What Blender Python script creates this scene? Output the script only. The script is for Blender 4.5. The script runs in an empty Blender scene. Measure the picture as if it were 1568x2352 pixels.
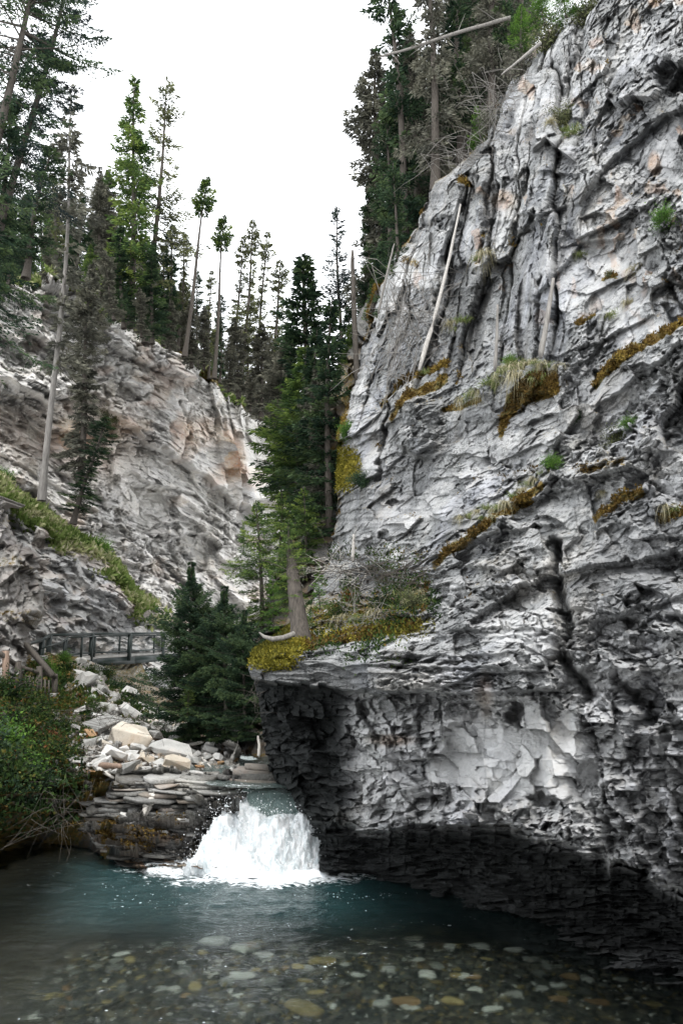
import bpy, bmesh, math, random
import numpy as np
from mathutils import Vector, Matrix, Quaternion

# ------------------------------------------------------------------ camera
scene = bpy.context.scene
CAMZ, PITCH, F = 3.5, math.radians(13), 1764.0     # layout grid 1568 x 2352
CP, SP = math.cos(PITCH), math.sin(PITCH)
cam_data = bpy.data.cameras.new("camera")
cam = bpy.data.objects.new("camera", cam_data)
scene.collection.objects.link(cam)
cam.location = (0, 0, CAMZ)
cam.rotation_euler = (math.radians(90) + PITCH, 0, 0)
cam_data.sensor_fit = 'VERTICAL'
cam_data.sensor_height = 36
cam_data.lens = 27.0
cam_data.clip_start = 0.1
cam_data.clip_end = 2000
scene.camera = cam
scene.render.resolution_x, scene.render.resolution_y = 682, 1024

# ------------------------------------------------------------------ sky and sun (bright overcast)
SUN_EL, SUN_AZ = math.radians(58), math.radians(172)     # azimuth clockwise from +Y
world = bpy.data.worlds.new("World")
scene.world = world
world.use_nodes = True
wn, wl = world.node_tree.nodes, world.node_tree.links
wn.clear()
sky = wn.new('ShaderNodeTexSky'); sky.sky_type = 'NISHITA'; sky.sun_disc = False
sky.sun_elevation = SUN_EL; sky.sun_rotation = SUN_AZ
wmix = wn.new('ShaderNodeMix'); wmix.data_type = 'RGBA'
wmix.inputs[0].default_value = 0.9
wmix.inputs[7].default_value = (10.0, 10.2, 10.4, 1)     # cloud layer
bg = wn.new('ShaderNodeBackground'); bg.inputs[1].default_value = 0.10
wo = wn.new('ShaderNodeOutputWorld')
wl.new(sky.outputs[0], wmix.inputs[6]); wl.new(wmix.outputs[2], bg.inputs[0]); wl.new(bg.outputs[0], wo.inputs[0])
sl = bpy.data.lights.new("sun", 'SUN'); sl.energy = 1.0; sl.angle = math.radians(20); sl.color = (1, 0.97, 0.92)
sun = bpy.data.objects.new("sun", sl); scene.collection.objects.link(sun)
sdir = Vector((math.sin(SUN_AZ) * math.cos(SUN_EL), math.cos(SUN_AZ) * math.cos(SUN_EL), math.sin(SUN_EL)))
sun.rotation_euler = (-sdir).to_track_quat('-Z', 'Y').to_euler()
scene.view_settings.view_transform = 'Standard'
scene.view_settings.look = 'None'
scene.view_settings.exposure = 1.4
scene.view_settings.gamma = 1
scene.cycles.use_denoising = True
scene.cycles.max_bounces = 8
scene.cycles.transparent_max_bounces = 8
scene.cycles.diffuse_bounces = 3
scene.cycles.glossy_bounces = 3
scene.cycles.transmission_bounces = 3

# ------------------------------------------------------------------ helpers
col = scene.collection
R = math.radians
rng = np.random.default_rng(7)
random.seed(11)

def P(px, py, Y):
    """world point seen at layout position (px, py) at distance Y along +Y"""
    px = np.asarray(px, float); py = np.asarray(py, float); Y = np.asarray(Y, float)
    up = 1176 - py
    fw = F * CP - up * SP
    return np.stack([(px - 784) / fw * Y, Y + 0 * px + 0 * py, CAMZ + (up * CP + F * SP) / fw * Y + 0 * px], -1)

def V(px, py, Y): return Vector(P(px, py, Y).tolist())

def tag(o, label=None, cat=None, group=None, kind=None):
    if label: o['label'] = label
    if cat: o['category'] = cat
    if group: o['group'] = group
    if kind: o['kind'] = kind
    return o

def empty(name, loc=(0, 0, 0)):
    o = bpy.data.objects.new(name, None); col.objects.link(o); o.location = loc
    o.empty_display_size = .2
    return o

def mesh_obj(name, v, f, mat=None, parent=None, smooth=False, attrs=None, mats=None, midx=None):
    """v (n,3) array, f (m,k) int array or list of arrays of faces"""
    me = bpy.data.meshes.new(name)
    v = np.asarray(v, np.float32)
    fl = f if isinstance(f, list) else [f]
    fl = [np.asarray(a, np.int32) for a in fl if len(a)]
    nl = sum(a.size for a in fl); nf = sum(len(a) for a in fl)
    me.vertices.add(len(v)); me.vertices.foreach_set('co', v.ravel())
    me.loops.add(nl); me.loops.foreach_set('vertex_index', np.concatenate([a.ravel() for a in fl]))
    me.polygons.add(nf)
    tot = np.concatenate([np.full(len(a), a.shape[1], np.int32) for a in fl])
    st = np.concatenate([[0], np.cumsum(tot)[:-1]]).astype(np.int32)
    me.polygons.foreach_set('loop_start', st)
    me.polygons.foreach_set('loop_total', tot)
    if smooth: me.polygons.foreach_set('use_smooth', np.ones(nf, bool))
    if attrs:
        for k, a in attrs.items():
            a = np.asarray(a, np.float32)
            if a.ndim == 1:
                at = me.attributes.new(k, 'FLOAT', 'POINT'); at.data.foreach_set('value', a)
            else:
                at = me.attributes.new(k, 'FLOAT_COLOR', 'POINT'); at.data.foreach_set('color', a.ravel())
    for m in (mats or ([mat] if mat else [])): me.materials.append(m)
    if midx is not None: me.polygons.foreach_set('material_index', np.asarray(midx, np.int32))
    me.update(calc_edges=True); me.validate()
    o = bpy.data.objects.new(name, me); col.objects.link(o)
    if parent: o.parent = parent
    return o

def grid_faces(h, w):
    i = np.arange(h * w).reshape(h, w)
    return np.stack([i[:-1, :-1], i[1:, :-1], i[1:, 1:], i[:-1, 1:]], -1).reshape(-1, 4)

# --- noise
def h2(ix, iy, s):
    x = (ix.astype(np.int64) * 374761393 + iy.astype(np.int64) * 668265263 + s * 2147483647 + 974634777) & 0xffffffff
    x = ((x ^ (x >> 13)) * 1274126177) & 0xffffffff
    x = ((x ^ (x >> 16)) * 2246822519) & 0xffffffff
    return ((x ^ (x >> 15)) & 0xffffff) / float(0x1000000)

def vnoise(a, b, s=0):
    ia = np.floor(a); ib = np.floor(b); fa = a - ia; fb = b - ib
    fa = fa * fa * (3 - 2 * fa); fb = fb * fb * (3 - 2 * fb)
    ia = ia.astype(np.int64); ib = ib.astype(np.int64)
    return (h2(ia, ib, s) * (1 - fa) * (1 - fb) + h2(ia + 1, ib, s) * fa * (1 - fb)
            + h2(ia, ib + 1, s) * (1 - fa) * fb + h2(ia + 1, ib + 1, s) * fa * fb) * 2 - 1

def fbm(a, b, s=0, o=4, g=.5):
    r = 0; amp = 1
    for k in range(o):
        r = r + amp * vnoise(a * 2 ** k + 17.3 * k, b * 2 ** k - 9.1 * k, s + k); amp *= g
    return r

def facet(a, b, sa, sb, s, tilt=.6, saw=0., cheb=True, jit=.8):
    """broken rock: every cell gets its own offset and its own tilted plane. returns offset, id, edge"""
    x = a / sa; y = b / sb
    ix = np.floor(x).astype(np.int64); iy = np.floor(y).astype(np.int64)
    best = np.full(x.shape, 1e9); sec = best.copy()
    bi = ix.copy(); bj = iy.copy(); bdx = np.zeros_like(x); bdy = np.zeros_like(x)
    for i in (-1, 0, 1):
        for j in (-1, 0, 1):
            ci = ix + i; cj = iy + j
            dx = x - (ci + .5 + (h2(ci, cj, s) - .5) * jit); dy = y - (cj + .5 + (h2(ci, cj, s + 1) - .5) * jit)
            d = np.maximum(abs(dx), abs(dy)) if cheb else dx * dx + dy * dy
            m = d < best
            sec = np.where(m, best, np.minimum(sec, d))
            best = np.where(m, d, best)
            bi = np.where(m, ci, bi); bj = np.where(m, cj, bj); bdx = np.where(m, dx, bdx); bdy = np.where(m, dy, bdy)
    r = h2(bi, bj, s + 2)
    o = (r - .5) * 2 + tilt * 2 * (bdx * (h2(bi, bj, s + 3) - .5) + bdy * (h2(bi, bj, s + 4) - .5)) * 2 - saw * bdy * 2
    return o, h2(bi, bj, s + 5), sec - best

def sstep(a, b, x):
    t = np.clip((x - a) / (b - a), 0, 1); return t * t * (3 - 2 * t)

def polyx(pts, x):
    pts = np.array(pts, float); return np.interp(x, pts[:, 0], pts[:, 1])

def segdist(pts, x, y):
    best = np.full(np.shape(x), 1e9)
    for (x0, y0), (x1, y1) in zip(pts[:-1], pts[1:]):
        dx, dy = x1 - x0, y1 - y0
        t = np.clip(((x - x0) * dx + (y - y0) * dy) / (dx * dx + dy * dy), 0, 1)
        best = np.minimum(best, np.hypot(x - x0 - t * dx, y - y0 - t * dy))
    return best

def ell(x, y, cx, cy, rx, ry, soft=.35):
    d = np.sqrt(((x - cx) / rx) ** 2 + ((y - cy) / ry) ** 2)
    return 1 - sstep(1 - soft, 1 + soft, d)

def lip(x, y, pts, out, L, soft=3, fade=40, wob=None):
    """rock sticking out just above the line, cut away below it (an overhang)"""
    pts = np.array(pts, float); yy = np.interp(x, pts[:, 0], pts[:, 1])
    if wob is not None: yy = yy + wob
    t = y - yy
    win = sstep(pts[0, 0] - fade, pts[0, 0] + fade, x) * (1 - sstep(pts[-1, 0] - fade, pts[-1, 0] + fade, x))
    return out * win * np.exp(np.minimum(t, 0) / L) * (1 - sstep(0, soft, t))

def shelf(x, y, pts, out, L, soft=3, fade=40, wob=None):
    """rock sticking out just below the line, stepping back above it (a ledge)"""
    pts = np.array(pts, float); yy = np.interp(x, pts[:, 0], pts[:, 1])
    if wob is not None: yy = yy + wob
    t = y - yy
    win = sstep(pts[0, 0] - fade, pts[0, 0] + fade, x) * (1 - sstep(pts[-1, 0] - fade, pts[-1, 0] + fade, x))
    return out * win * np.exp(-np.maximum(t, 0) / L) * sstep(-soft, 0, t)

def band(x, y, pts, up, down, fade=30, wob=0):
    pts = np.array(pts, float); t = y - np.interp(x, pts[:, 0], pts[:, 1]) - wob
    win = sstep(pts[0, 0] - fade, pts[0, 0] + 1, x) * (1 - sstep(pts[-1, 0] - 1, pts[-1, 0] + fade, x))
    return win * sstep(-up, -up * .2, t) * (1 - sstep(down * .3, down, t))

def blur(A, n, ax):
    for _ in range(2):
        k = np.ones(2 * n + 1) / (2 * n + 1)
        pad = [(0, 0), (0, 0)]; pad[ax] = (n, n)
        B = np.pad(A, pad, mode='edge')
        c = np.cumsum(np.insert(B, 0, 0, axis=ax), axis=ax)
        A = (np.take(c, range(2 * n + 1, c.shape[ax]), ax) - np.take(c, range(0, c.shape[ax] - 2 * n - 1), ax)) / (2 * n + 1)
    return A

def net(rows, cols, vals, px, py):
    """bilinear depth net"""
    vals = np.array(vals, float)
    o = np.argsort(rows); rows = np.array(rows, float)[o]; vals = vals[o]
    r = np.clip(np.interp(py, rows, np.arange(len(rows))), 0, len(rows) - 1.0001)
    c = np.clip(np.interp(px, cols, np.arange(len(cols))), 0, len(cols) - 1.0001)
    i = r.astype(int); j = c.astype(int); fr = r - i; fc = c - j
    return (vals[i, j] * (1 - fr) * (1 - fc) + vals[i + 1, j] * fr * (1 - fc) + vals[i, j + 1] * (1 - fr) * fc + vals[i + 1, j + 1] * fr * fc)

def normals(W):
    du = np.gradient(W, axis=1); dv = np.gradient(W, axis=0)
    n = np.cross(dv, du)
    n /= np.linalg.norm(n, axis=-1, keepdims=True) + 1e-9
    return n

# ------------------------------------------------------------------ materials
def nt(name):
    m = bpy.data.materials.new(name); m.use_nodes = True
    n = m.node_tree.nodes; n.clear()
    return m, n, m.node_tree.links

class NB:
    def __init__(s, name):
        s.m, s.n, s.l = nt(name)
        s.out = s.n.new('ShaderNodeOutputMaterial')
        s.tc = s.n.new('ShaderNodeTexCoord')
    def val(s, x, inp):
        if hasattr(x, 'is_linked') or isinstance(x, bpy.types.NodeSocket): s.l.new(x, inp)
        else: inp.default_value = x
    def noise(s, scale, detail=6, rough=.55, vec=None, dist=0., out=0):
        t = s.n.new('ShaderNodeTexNoise'); t.inputs['Scale'].default_value = scale; t.inputs['Detail'].default_value = detail
        t.inputs['Roughness'].default_value = rough; t.inputs['Distortion'].default_value = dist
        s.l.new(vec or s.tc.outputs['Object'], t.inputs['Vector']); return t.outputs[out]
    def vor(s, scale, vec=None, feature='F1', out='Distance'):
        t = s.n.new('ShaderNodeTexVoronoi'); t.feature = feature; t.inputs['Scale'].default_value = scale
        s.l.new(vec or s.tc.outputs['Object'], t.inputs['Vector']); return t.outputs[out]
    def mapping(s, scale=(1, 1, 1), rot=(0, 0, 0)):
        t = s.n.new('ShaderNodeMapping'); t.inputs['Scale'].default_value = scale; t.inputs['Rotation'].default_value = rot
        s.l.new(s.tc.outputs['Object'], t.inputs['Vector']); return t.outputs[0]
    def attr(s, name, out='Fac'):
        t = s.n.new('ShaderNodeAttribute'); t.attribute_name = name; return t.outputs[out]
    def sep(s, c):
        t = s.n.new('ShaderNodeSeparateColor'); s.l.new(c, t.inputs[0]); return t.outputs
    def ramp(s, x, pts):
        t = s.n.new('ShaderNodeValToRGB'); s.l.new(x, t.inputs[0])
        e = t.color_ramp.elements
        while len(e) < len(pts): e.new(.5)
        for k, (p, c) in enumerate(pts):
            e[k].position = p; e[k].color = (*c, 1) if not isinstance(c, (int, float)) else (c, c, c, 1)
        return t.outputs[0]
    def mix(s, f, a, b, mode='MIX'):
        t = s.n.new('ShaderNodeMix'); t.data_type = 'RGBA'; t.blend_type = mode
        s.val(f, t.inputs[0])
        for x, i in ((a, 6), (b, 7)):
            if isinstance(x, tuple): t.inputs[i].default_value = (*x, 1)
            else: s.l.new(x, t.inputs[i])
        return t.outputs[2]
    def math(s, op, a, b=0., clamp=False):
        t = s.n.new('ShaderNodeMath'); t.operation = op; t.use_clamp = clamp
        s.val(a, t.inputs[0]); s.val(b, t.inputs[1]); return t.outputs[0]
    def bump(s, h, strength=.5, dist=.05, normal=None):
        t = s.n.new('ShaderNodeBump'); t.inputs['Strength'].default_value = strength; t.inputs['Distance'].default_value = dist
        s.l.new(h, t.inputs['Height'])
        if normal: s.l.new(normal, t.inputs['Normal'])
        return t.outputs[0]
    def bsdf(s, color, rough=.8, normal=None, spec=.3, **kw):
        t = s.n.new('ShaderNodeBsdfPrincipled')
        if isinstance(color, tuple): t.inputs['Base Color'].default_value = (*color, 1)
        else: s.l.new(color, t.inputs['Base Color'])
        s.val(rough, t.inputs['Roughness']); t.inputs['Specular IOR Level'].default_value = spec
        if normal: s.l.new(normal, t.inputs['Normal'])
        for k, v in kw.items(): s.val(v, t.inputs[k])
        return t.outputs[0]
    def mixsh(s, f, a, b):
        t = s.n.new('ShaderNodeMixShader'); s.val(f, t.inputs[0]); s.l.new(a, t.inputs[1]); s.l.new(b, t.inputs[2]); return t.outputs[0]
    def done(s, sh):
        s.l.new(sh, s.out.inputs['Surface']); return s.m

def rock_mat(name, dark, mid, light, fine=1., lich=.5, tint=(.5, .55, .75)):
    b = NB(name)
    mk = b.sep(b.attr('mask', 'Color')); tone = b.attr('tone')
    pale, moss, rust = mk[0], mk[1], mk[2]; wet_shade = b.attr('wet')
    n1 = b.noise(.9 * fine, 9, .62); n2 = b.noise(7 * fine, 9, .75); n3 = b.noise(17 * fine, 8, .75)
    x = b.math('ADD', b.math('MULTIPLY', n1, .65), b.math('MULTIPLY', tone, .38))
    x = b.math('ADD', x, b.math('MULTIPLY', b.math('SUBTRACT', n2, .5), .55))
    x = b.math('ADD', x, b.math('MULTIPLY', pale, .22))
    c = b.ramp(x, [(.24, dark), (.45, mid), (.72, light)])
    # bluish seep stains
    st = b.ramp(b.noise(.5 * fine, 5, .6, b.mapping((1, 1, .35))), [(.52, 0.), (.7, 1.)])
    c = b.mix(b.math('MULTIPLY', st, .30), c, tint, 'MULTIPLY' if False else 'SOFT_LIGHT')
    wz = b.ramp(b.noise(.42 * fine, 7, .62, b.mapping((1, 1, .45)), .6), [(.44, 0.), (.60, 1.)])
    c = b.mix(b.math('MULTIPLY', wz, .5), c, b.mix(1., c, (.50, .50, .52), 'MULTIPLY'))
    wb = b.ramp(b.noise(.8 * fine, 6, .6, b.mapping((1, 1, .6))), [(.55, 0.), (.68, 1.)])
    c = b.mix(b.math('MULTIPLY', wb, .35), c, b.mix(1., c, (1.0, .90, .76), 'MULTIPLY'))
    # black lichen crust, finely speckled
    sp = b.math('MULTIPLY', b.ramp(n3, [(.46, 0.), (.56, 1.)]), b.ramp(b.noise(2.0 * fine, 7, .7), [(.38, 0.), (.56, 1.)]))
    sp = b.math('MULTIPLY', sp, b.math('MULTIPLY', b.math('SUBTRACT', 1.15, pale, True), lich * 1.6), True)
    c = b.mix(sp, c, (.028, .029, .027))
    ws = b.math('MULTIPLY', b.ramp(b.vor(9 * fine), [(.05, 1.), (.2, 0.)]), b.ramp(b.noise(1.3, 4), [(.5, 0.), (.6, 1.)]))
    c = b.mix(b.math('MULTIPLY', ws, .4), c, (.62, .62, .6))
    c = b.mix(b.math('MULTIPLY', rust, b.ramp(n2, [(.3, .2), (.6, 1.)]), True), c, b.ramp(n1, [(.4, (.42, .20, .09)), (.6, (.46, .33, .19))]))
    c = b.mix(b.math('MULTIPLY', wet_shade, .97, True), c, (.010, .012, .012))  # blackens wet rock and the painted-in shade of cave, prow and undercut
    mc = b.ramp(b.noise(3.5, 8, .75), [(.33, (.025, .03, .010)), (.45, (.075, .07, .02)), (.55, (.14, .085, .02)), (.66, (.17, .13, .02)), (.78, (.06, .08, .02))])
    mm = b.ramp(b.math('ADD', moss, b.math('MULTIPLY', b.math('SUBTRACT', n2, .5), 1.7)), [(.48, 0.), (.62, 1.)])
    c = b.mix(mm, c, mc)
    hh = b.math('ADD', b.math('MULTIPLY', n2, 1.), b.math('MULTIPLY', n3, .45))
    nrm = b.bump(hh, .8, .07 / fine)
    return b.done(b.bsdf(c, .85, nrm, .25))

def leaf_mat(name, ramp, trans=.25):
    b = NB(name)
    t = b.attr('tone')
    x = b.math('ADD', t, b.math('MULTIPLY', b.math('SUBTRACT', b.noise(.8, 3), .5), .6))
    c = b.ramp(x, ramp)
    d = b.bsdf(c, .75, None, .15)
    tr = b.n.new('ShaderNodeBsdfTranslucent'); b.l.new(c, tr.inputs[0])
    return b.done(b.mixsh(trans, d, tr.outputs[0]))

def plain_mat(name, c1, c2, scale=8, rough=.8, stretch=(1, 1, 1), bump=.3, bd=.02):
    b = NB(name)
    v = b.mapping(stretch)
    n = b.noise(scale, 7, .65, v)
    c = b.ramp(n, [(.3, c1), (.7, c2)])
    return b.done(b.bsdf(c, rough, b.bump(n, bump, bd), .3))

M = {}
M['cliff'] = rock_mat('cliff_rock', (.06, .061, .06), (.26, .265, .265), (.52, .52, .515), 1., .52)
M['far'] = rock_mat('far_cliff_rock', (.22, .215, .205), (.48, .468, .44), (.70, .68, .65), .55, .22, (.50, .53, .62))
M['slope'] = rock_mat('slope_rock', (.20, .20, .19), (.46, .455, .44), (.66, .65, .63), .8, .25)
M['bank'] = rock_mat('bank_rock', (.05, .048, .042), (.17, .16, .14), (.45, .44, .41), 1.3, .5)
M['boulder'] = None
def boulder_mat(name, ca, cb, rustc=(.40, .24, .12), rust=.15):
    b = NB(name)
    inf = b.n.new('ShaderNodeObjectInfo')
    n1 = b.noise(1.6, 8, .65); n2 = b.noise(14, 8, .7)
    x = b.math('ADD', b.math('MULTIPLY', n1, .6), b.math('MULTIPLY', inf.outputs['Random'], .45))
    c = b.ramp(x, [(.3, ca), (.75, cb)])
    c = b.mix(b.math('MULTIPLY', b.ramp(n2, [(.56, 0.), (.68, 1.)]), .5), c, (.09, .085, .075))
    rr = b.math('MULTIPLY', b.ramp(b.noise(.9, 4), [(.55, 0.), (.7, 1.)]), rust)
    c = b.mix(rr, c, rustc)
    return b.done(b.bsdf(c, .85, b.bump(n2, .6, .03), .25))
M['boulder'] = boulder_mat('boulder_stone', (.24, .238, .225), (.60, .59, .565))
M['tan_boulder'] = boulder_mat('tan_stone', (.42, .37, .30), (.64, .59, .51), rust=.4)
M['rust_boulder'] = boulder_mat('rusty_stone', (.25, .14, .07), (.42, .28, .16), rust=.7)
M['bark'] = plain_mat('spruce_bark', (.035, .030, .026), (.11, .095, .08), 9, .9, (3, 3, .5), .8, .04)
M['pale_bark'] = plain_mat('pale_bark', (.10, .092, .085), (.26, .245, .225), 7, .9, (3, 3, .4), .8, .03)
M['dead_wood'] = plain_mat('bleached_wood', (.34, .32, .29), (.62, .59, .54), 6, .8, (3, 3, .3), .5, .02)
M['grey_wood'] = plain_mat('grey_weathered_wood', (.16, .15, .14), (.42, .40, .37), 8, .85, (3, 3, .4), .8, .03)
M['brown_wood'] = plain_mat('weathered_brown_wood', (.12, .08, .06), (.28, .20, .15), 6, .8, (3, 3, .3), .5, .02)
g = lambda *a: a
M['n_dark'] = leaf_mat('dark_needles', [(.2, g(.012, .026, .016)), (.55, g(.036, .066, .034)), (.9, g(.085, .125, .05))])
M['n_green'] = leaf_mat('green_needles', [(.15, g(.025, .05, .018)), (.5, g(.075, .13, .035)), (.9, g(.20, .26, .06))])
M['n_olive'] = leaf_mat('olive_needles', [(.15, g(.036, .044, .024)), (.5, g(.10, .11, .052)), (.9, g(.20, .215, .09))])
M['n_grey'] = leaf_mat('grey_lichen_needles', [(.15, g(.05, .052, .042)), (.5, g(.12, .12, .095)), (.9, g(.22, .215, .165))], .1)
M['n_blue'] = leaf_mat('blue_green_needles', [(.2, g(.012, .022, .024)), (.55, g(.03, .05, .045)), (.9, g(.07, .10, .075))])
M['n_bright'] = leaf_mat('bright_leaves', [(.15, g(.03, .07, .015)), (.5, g(.08, .17, .03)), (.9, g(.16, .27, .05))], .35)
M['leaf_mix'] = leaf_mat('shrub_leaves', [(.1, g(.008, .018, .007)), (.4, g(.022, .045, .012)), (.65, g(.05, .085, .02)), (.85, g(.12, .105, .025)), (.97, g(.15, .06, .02))], .3)
M['leaf_red'] = leaf_mat('reddish_leaves', [(.15, g(.05, .02, .01)), (.5, g(.14, .05, .025)), (.9, g(.22, .11, .04))], .3)
M['grass'] = leaf_mat('grass_blades', [(.1, g(.05, .08, .02)), (.45, g(.14, .20, .05)), (.75, g(.33, .33, .17)), (.95, g(.46, .43, .30))], .3)
M['dry_grass'] = leaf_mat('dry_grass_blades', [(.1, g(.14, .13, .06)), (.5, g(.34, .31, .19)), (.9, g(.52, .48, .36))], .3)
M['moss'] = leaf_mat('yellow_moss', [(.1, g(.05, .05, .008)), (.5, g(.14, .125, .015)), (.9, g(.30, .25, .04))], .1)
M['moss_rust'] = leaf_mat('rust_moss', [(.1, g(.03, .02, .006)), (.5, g(.10, .06, .014)), (.9, g(.20, .14, .03))], .1)
# ------------------------------------------------------------------ canyon structure
def pack_mask(shape, pale=0, moss=0, rust=0):
    m = np.zeros(shape + (4,)); m[..., 0] = pale; m[..., 1] = moss; m[..., 2] = rust; m[..., 3] = 1
    return np.clip(m, 0, 1)

def toward(W, N, k):
    N = N / (np.linalg.norm(N, axis=-1, keepdims=True) + 1e-9)
    C = np.array([0, 0, CAMZ]) - W; C /= np.linalg.norm(C, axis=-1, keepdims=True)
    N = N * k + C * (1 - k)
    return N / np.linalg.norm(N, axis=-1, keepdims=True)

# ---- the big right-hand cliff ------------------------------------------------
SIL = np.array([(2480, 738), (2010, 735), (1925, 733), (1912, 700), (1890, 700), (1865, 684), (1830, 678), (1800, 636), (1775, 618), (1700, 605),
       (1620, 598), (1560, 584), (1530, 574), (1500, 592), (1460, 640), (1440, 668), (1400, 700), (1330, 730), (1290, 752), (1150, 776),
       (1050, 772), (950, 792), (870, 815), (700, 850), (600, 900), (540, 950), (480, 972), (420, 1000), (380, 1062), (330, 1108),
       (220, 1152), (120, 1212), (60, 1262), (0, 1345), (-60, 1420), (-160, 1500)][::-1], float)
RROWS = [2480, 2120, 1900, 1560, 1480, 1400, 1300, 1150, 1000, 700, 400, 100, -200]
RCOLS = [600, 750, 900, 1100, 1300, 1568, 2000]
RVALS = [[16.8, 15.8, 13.2, 11.6, 10.2, 8.9, 7.2],
         [15.6, 15.2, 13.0, 11.3, 10.0, 8.7, 7.0],
         [15.8, 15.0, 12.8, 11.0, 9.8, 8.6, 6.9],
         [15.5, 14.8, 12.7, 11.0, 9.8, 8.7, 7.0],
         [16.5, 15.7, 13.4, 11.4, 10.1, 8.9, 7.2],
         [21, 19.5, 15.4, 12.1, 10.6, 9.2, 7.5],
         [27, 25, 19.4, 14.0, 11.4, 9.7, 7.9],
         [28, 26.5, 21.6, 16.0, 12.6, 10.4, 8.3],
         [28, 27, 23.4, 17.8, 14.0, 11.1, 8.9],
         [30, 29, 27, 21.5, 16.5, 12.8, 10.2],
         [31, 30, 29, 25, 19, 14.3, 11],
         [32, 31, 31, 28, 24, 16.5, 12.4],
         [34, 34, 33, 32, 28, 20, 14]]

def right_depth(px, py):
    return net(RROWS, RCOLS, RVALS, px, py)

def build_right():
    H, W = 1900, 980
    v = np.linspace(-160, 2460, H)[:, None]; u = np.linspace(0, 1, W)[None, :]
    s = np.interp(v, SIL[:, 0], SIL[:, 1])
    s = s + (fbm(v * .05, v * 0 + 3.3, 5, 3)) * 5 * sstep(1560, 1400, v)
    px = s + (2500 - s) * u ** 1.3; py = v + 0 * px
    D = right_depth(px, py)
    D = blur(blur(D, 16, 0), 12, 1)
    e = np.clip((px - s) / 75, 0, 1)
    D = D + (1 - e) ** 2.2 * np.interp(v, [0, 1300, 1500, 1850, 1950, 2100], [5, 4, 1.6, 1.2, .3, .2])
    W0 = P(px, py, D)
    N = normals(W0)
    if (N[..., 1] > 0).mean() > .5: N = -N
    N = np.stack([blur(N[..., k], 20, 0) for k in range(3)], -1); N = np.stack([blur(N[..., k], 12, 1) for k in range(3)], -1)
    N = toward(W0, N, .10)
    X, Yw, Z = W0[..., 0], W0[..., 1], W0[..., 2]
    a = -X * .50 + Yw * .866                      # along the wall
    up = sstep(1250, 800, py)
    bed = Z + .10 * a * up - .02 * a
    ppm_ = 1810. / D
    hu = (px - 784) / np.interp(py, RROWS[::-1], [80, 84, 90, 98, 106, 112, 118, 122, 130, 134, 136, 138, 140])
    w1 = fbm(a * .35, bed * .35, 3, 4); w2 = fbm(a * .35, bed * .35, 13, 4)
    hv = -py / 115. + .28 * hu
    tall = sstep(1080, 760, py)
    bed = np.where(py < 1583, 1650. * (1583 - py) / (px + 450) / 105., (1583 - py) / 105.) 
    aa = hu + w1 * .14; bb = bed + w2 * .07
    # vertical slab region of the upper left face
    rib = sstep(980, 820, py + (px - 1000) * .25) * sstep(1420, 1250, px)
    jx = px + 34 * fbm(px * .018, py * .018, 63, 4) + 16 * (h2(np.floor(px / 46).astype(int), np.floor(py / 58).astype(int), 5) - .5)
    jy = py + 34 * fbm(px * .018, py * .018, 64, 4) + 30 * (h2(np.floor(px / 38).astype(int), np.floor(py / 70).astype(int), 6) - .5)
    smooth_face = ell(jx, jy, 1175, 1745, 200, 112, .12)
    E_ = lambda x, y, rx, ry: ell(jx, jy, x, y, rx, ry, .3)
    plain = np.clip(.9 * smooth_face + .6 * E_(1330, 660, 75, 95) + .6 * E_(950, 650, 32, 70) + .6 * E_(1160, 500, 26, 80) + .55 * E_(1240, 230, 60, 50) + .5 * E_(1080, 560, 22, 90)
             + .5 * E_(960, 1200, 140, 60) + .5 * E_(1440, 640, 60, 100) + .45 * E_(1200, 1440, 80, 100) + .6 * E_(1480, 760, 80, 34) + .5 * E_(1480, 120, 80, 70) + .6 * E_(855, 1000, 34, 90)
             + .5 * E_(1210, 690, 40, 60) + .5 * E_(1420, 900, 90, 40) + .45 * E_(1100, 1100, 70, 40) + .5 * E_(1540, 370, 30, 50) + .5 * E_(1290, 330, 40, 20) + .45 * E_(1480, 1740, 90, 90) + .4 * E_(920, 1660, 110, 40), 0, 1)
    blocky = sstep(1560, 1640, py)
    d = np.zeros_like(px)
    w3 = fbm(a * 1.6, bed * 2.2, 15, 3); w4 = fbm(a * 5, bed * 5, 16, 3)
    f1, id1, e1 = facet(aa, bb, 1.7, 1.1, 21, .8, .3, True, 1.0)
    f2, id2, e2 = facet(aa + .25 * bb, bb + .10 * aa + w3 * .03, .62, .42, 31, 1.9, .4, True, 1.0)
    f3, id3, e3 = facet(aa - .2 * bb, bb - .15 * aa, .30, .17, 41, 1.8, .35, True, 1.0)
    f4, id4, e4 = facet(aa, bb, .12, .085, 51, 2.2, .3, False, 1.0)
    cavz = polyx([(600, 1850), (740, 1905), (1200, 1888), (1385, 1962), (1568, 2060), (2000, 2200)], px)
    c1, ic1, _ = facet(aa, bb, .55, .15, 55, .9, .5, True, .9); c2, ic2, _ = facet(aa, bb, .22, .07, 56, 1., .5, True, .9)
    vary = (.35 + 1.1 * sstep(-.5, .45, fbm(hu * .7, bed * .9, 18, 3))) * (1 - .8 * plain)
    strat = .40 * f1 + .15 * (1 - .55 * plain) * f2 + .08 * vary * f3 + .035 * vary * f4
    strat -= .13 * (id2 > .88) + .10 * (id3 > .9) * vary
    for q, (per, am) in enumerate(((1.35, .32), (.62, .16))):        # bedding ledges, broken up along the wall
        ph = (bed + .12 * w3 + .35 * fbm(a * .22, bed * .1, 24 + q, 3)) / per
        fr = ph - np.floor(ph); strat += (1 - .8 * tall) * am * (1 - fr) * sstep(0, .06, fr) * (.4 + .9 * vnoise(a * .5 / per, np.floor(ph) * 3.7, 26 + q))
    k = .8 * bed + 0.36 * a
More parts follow.
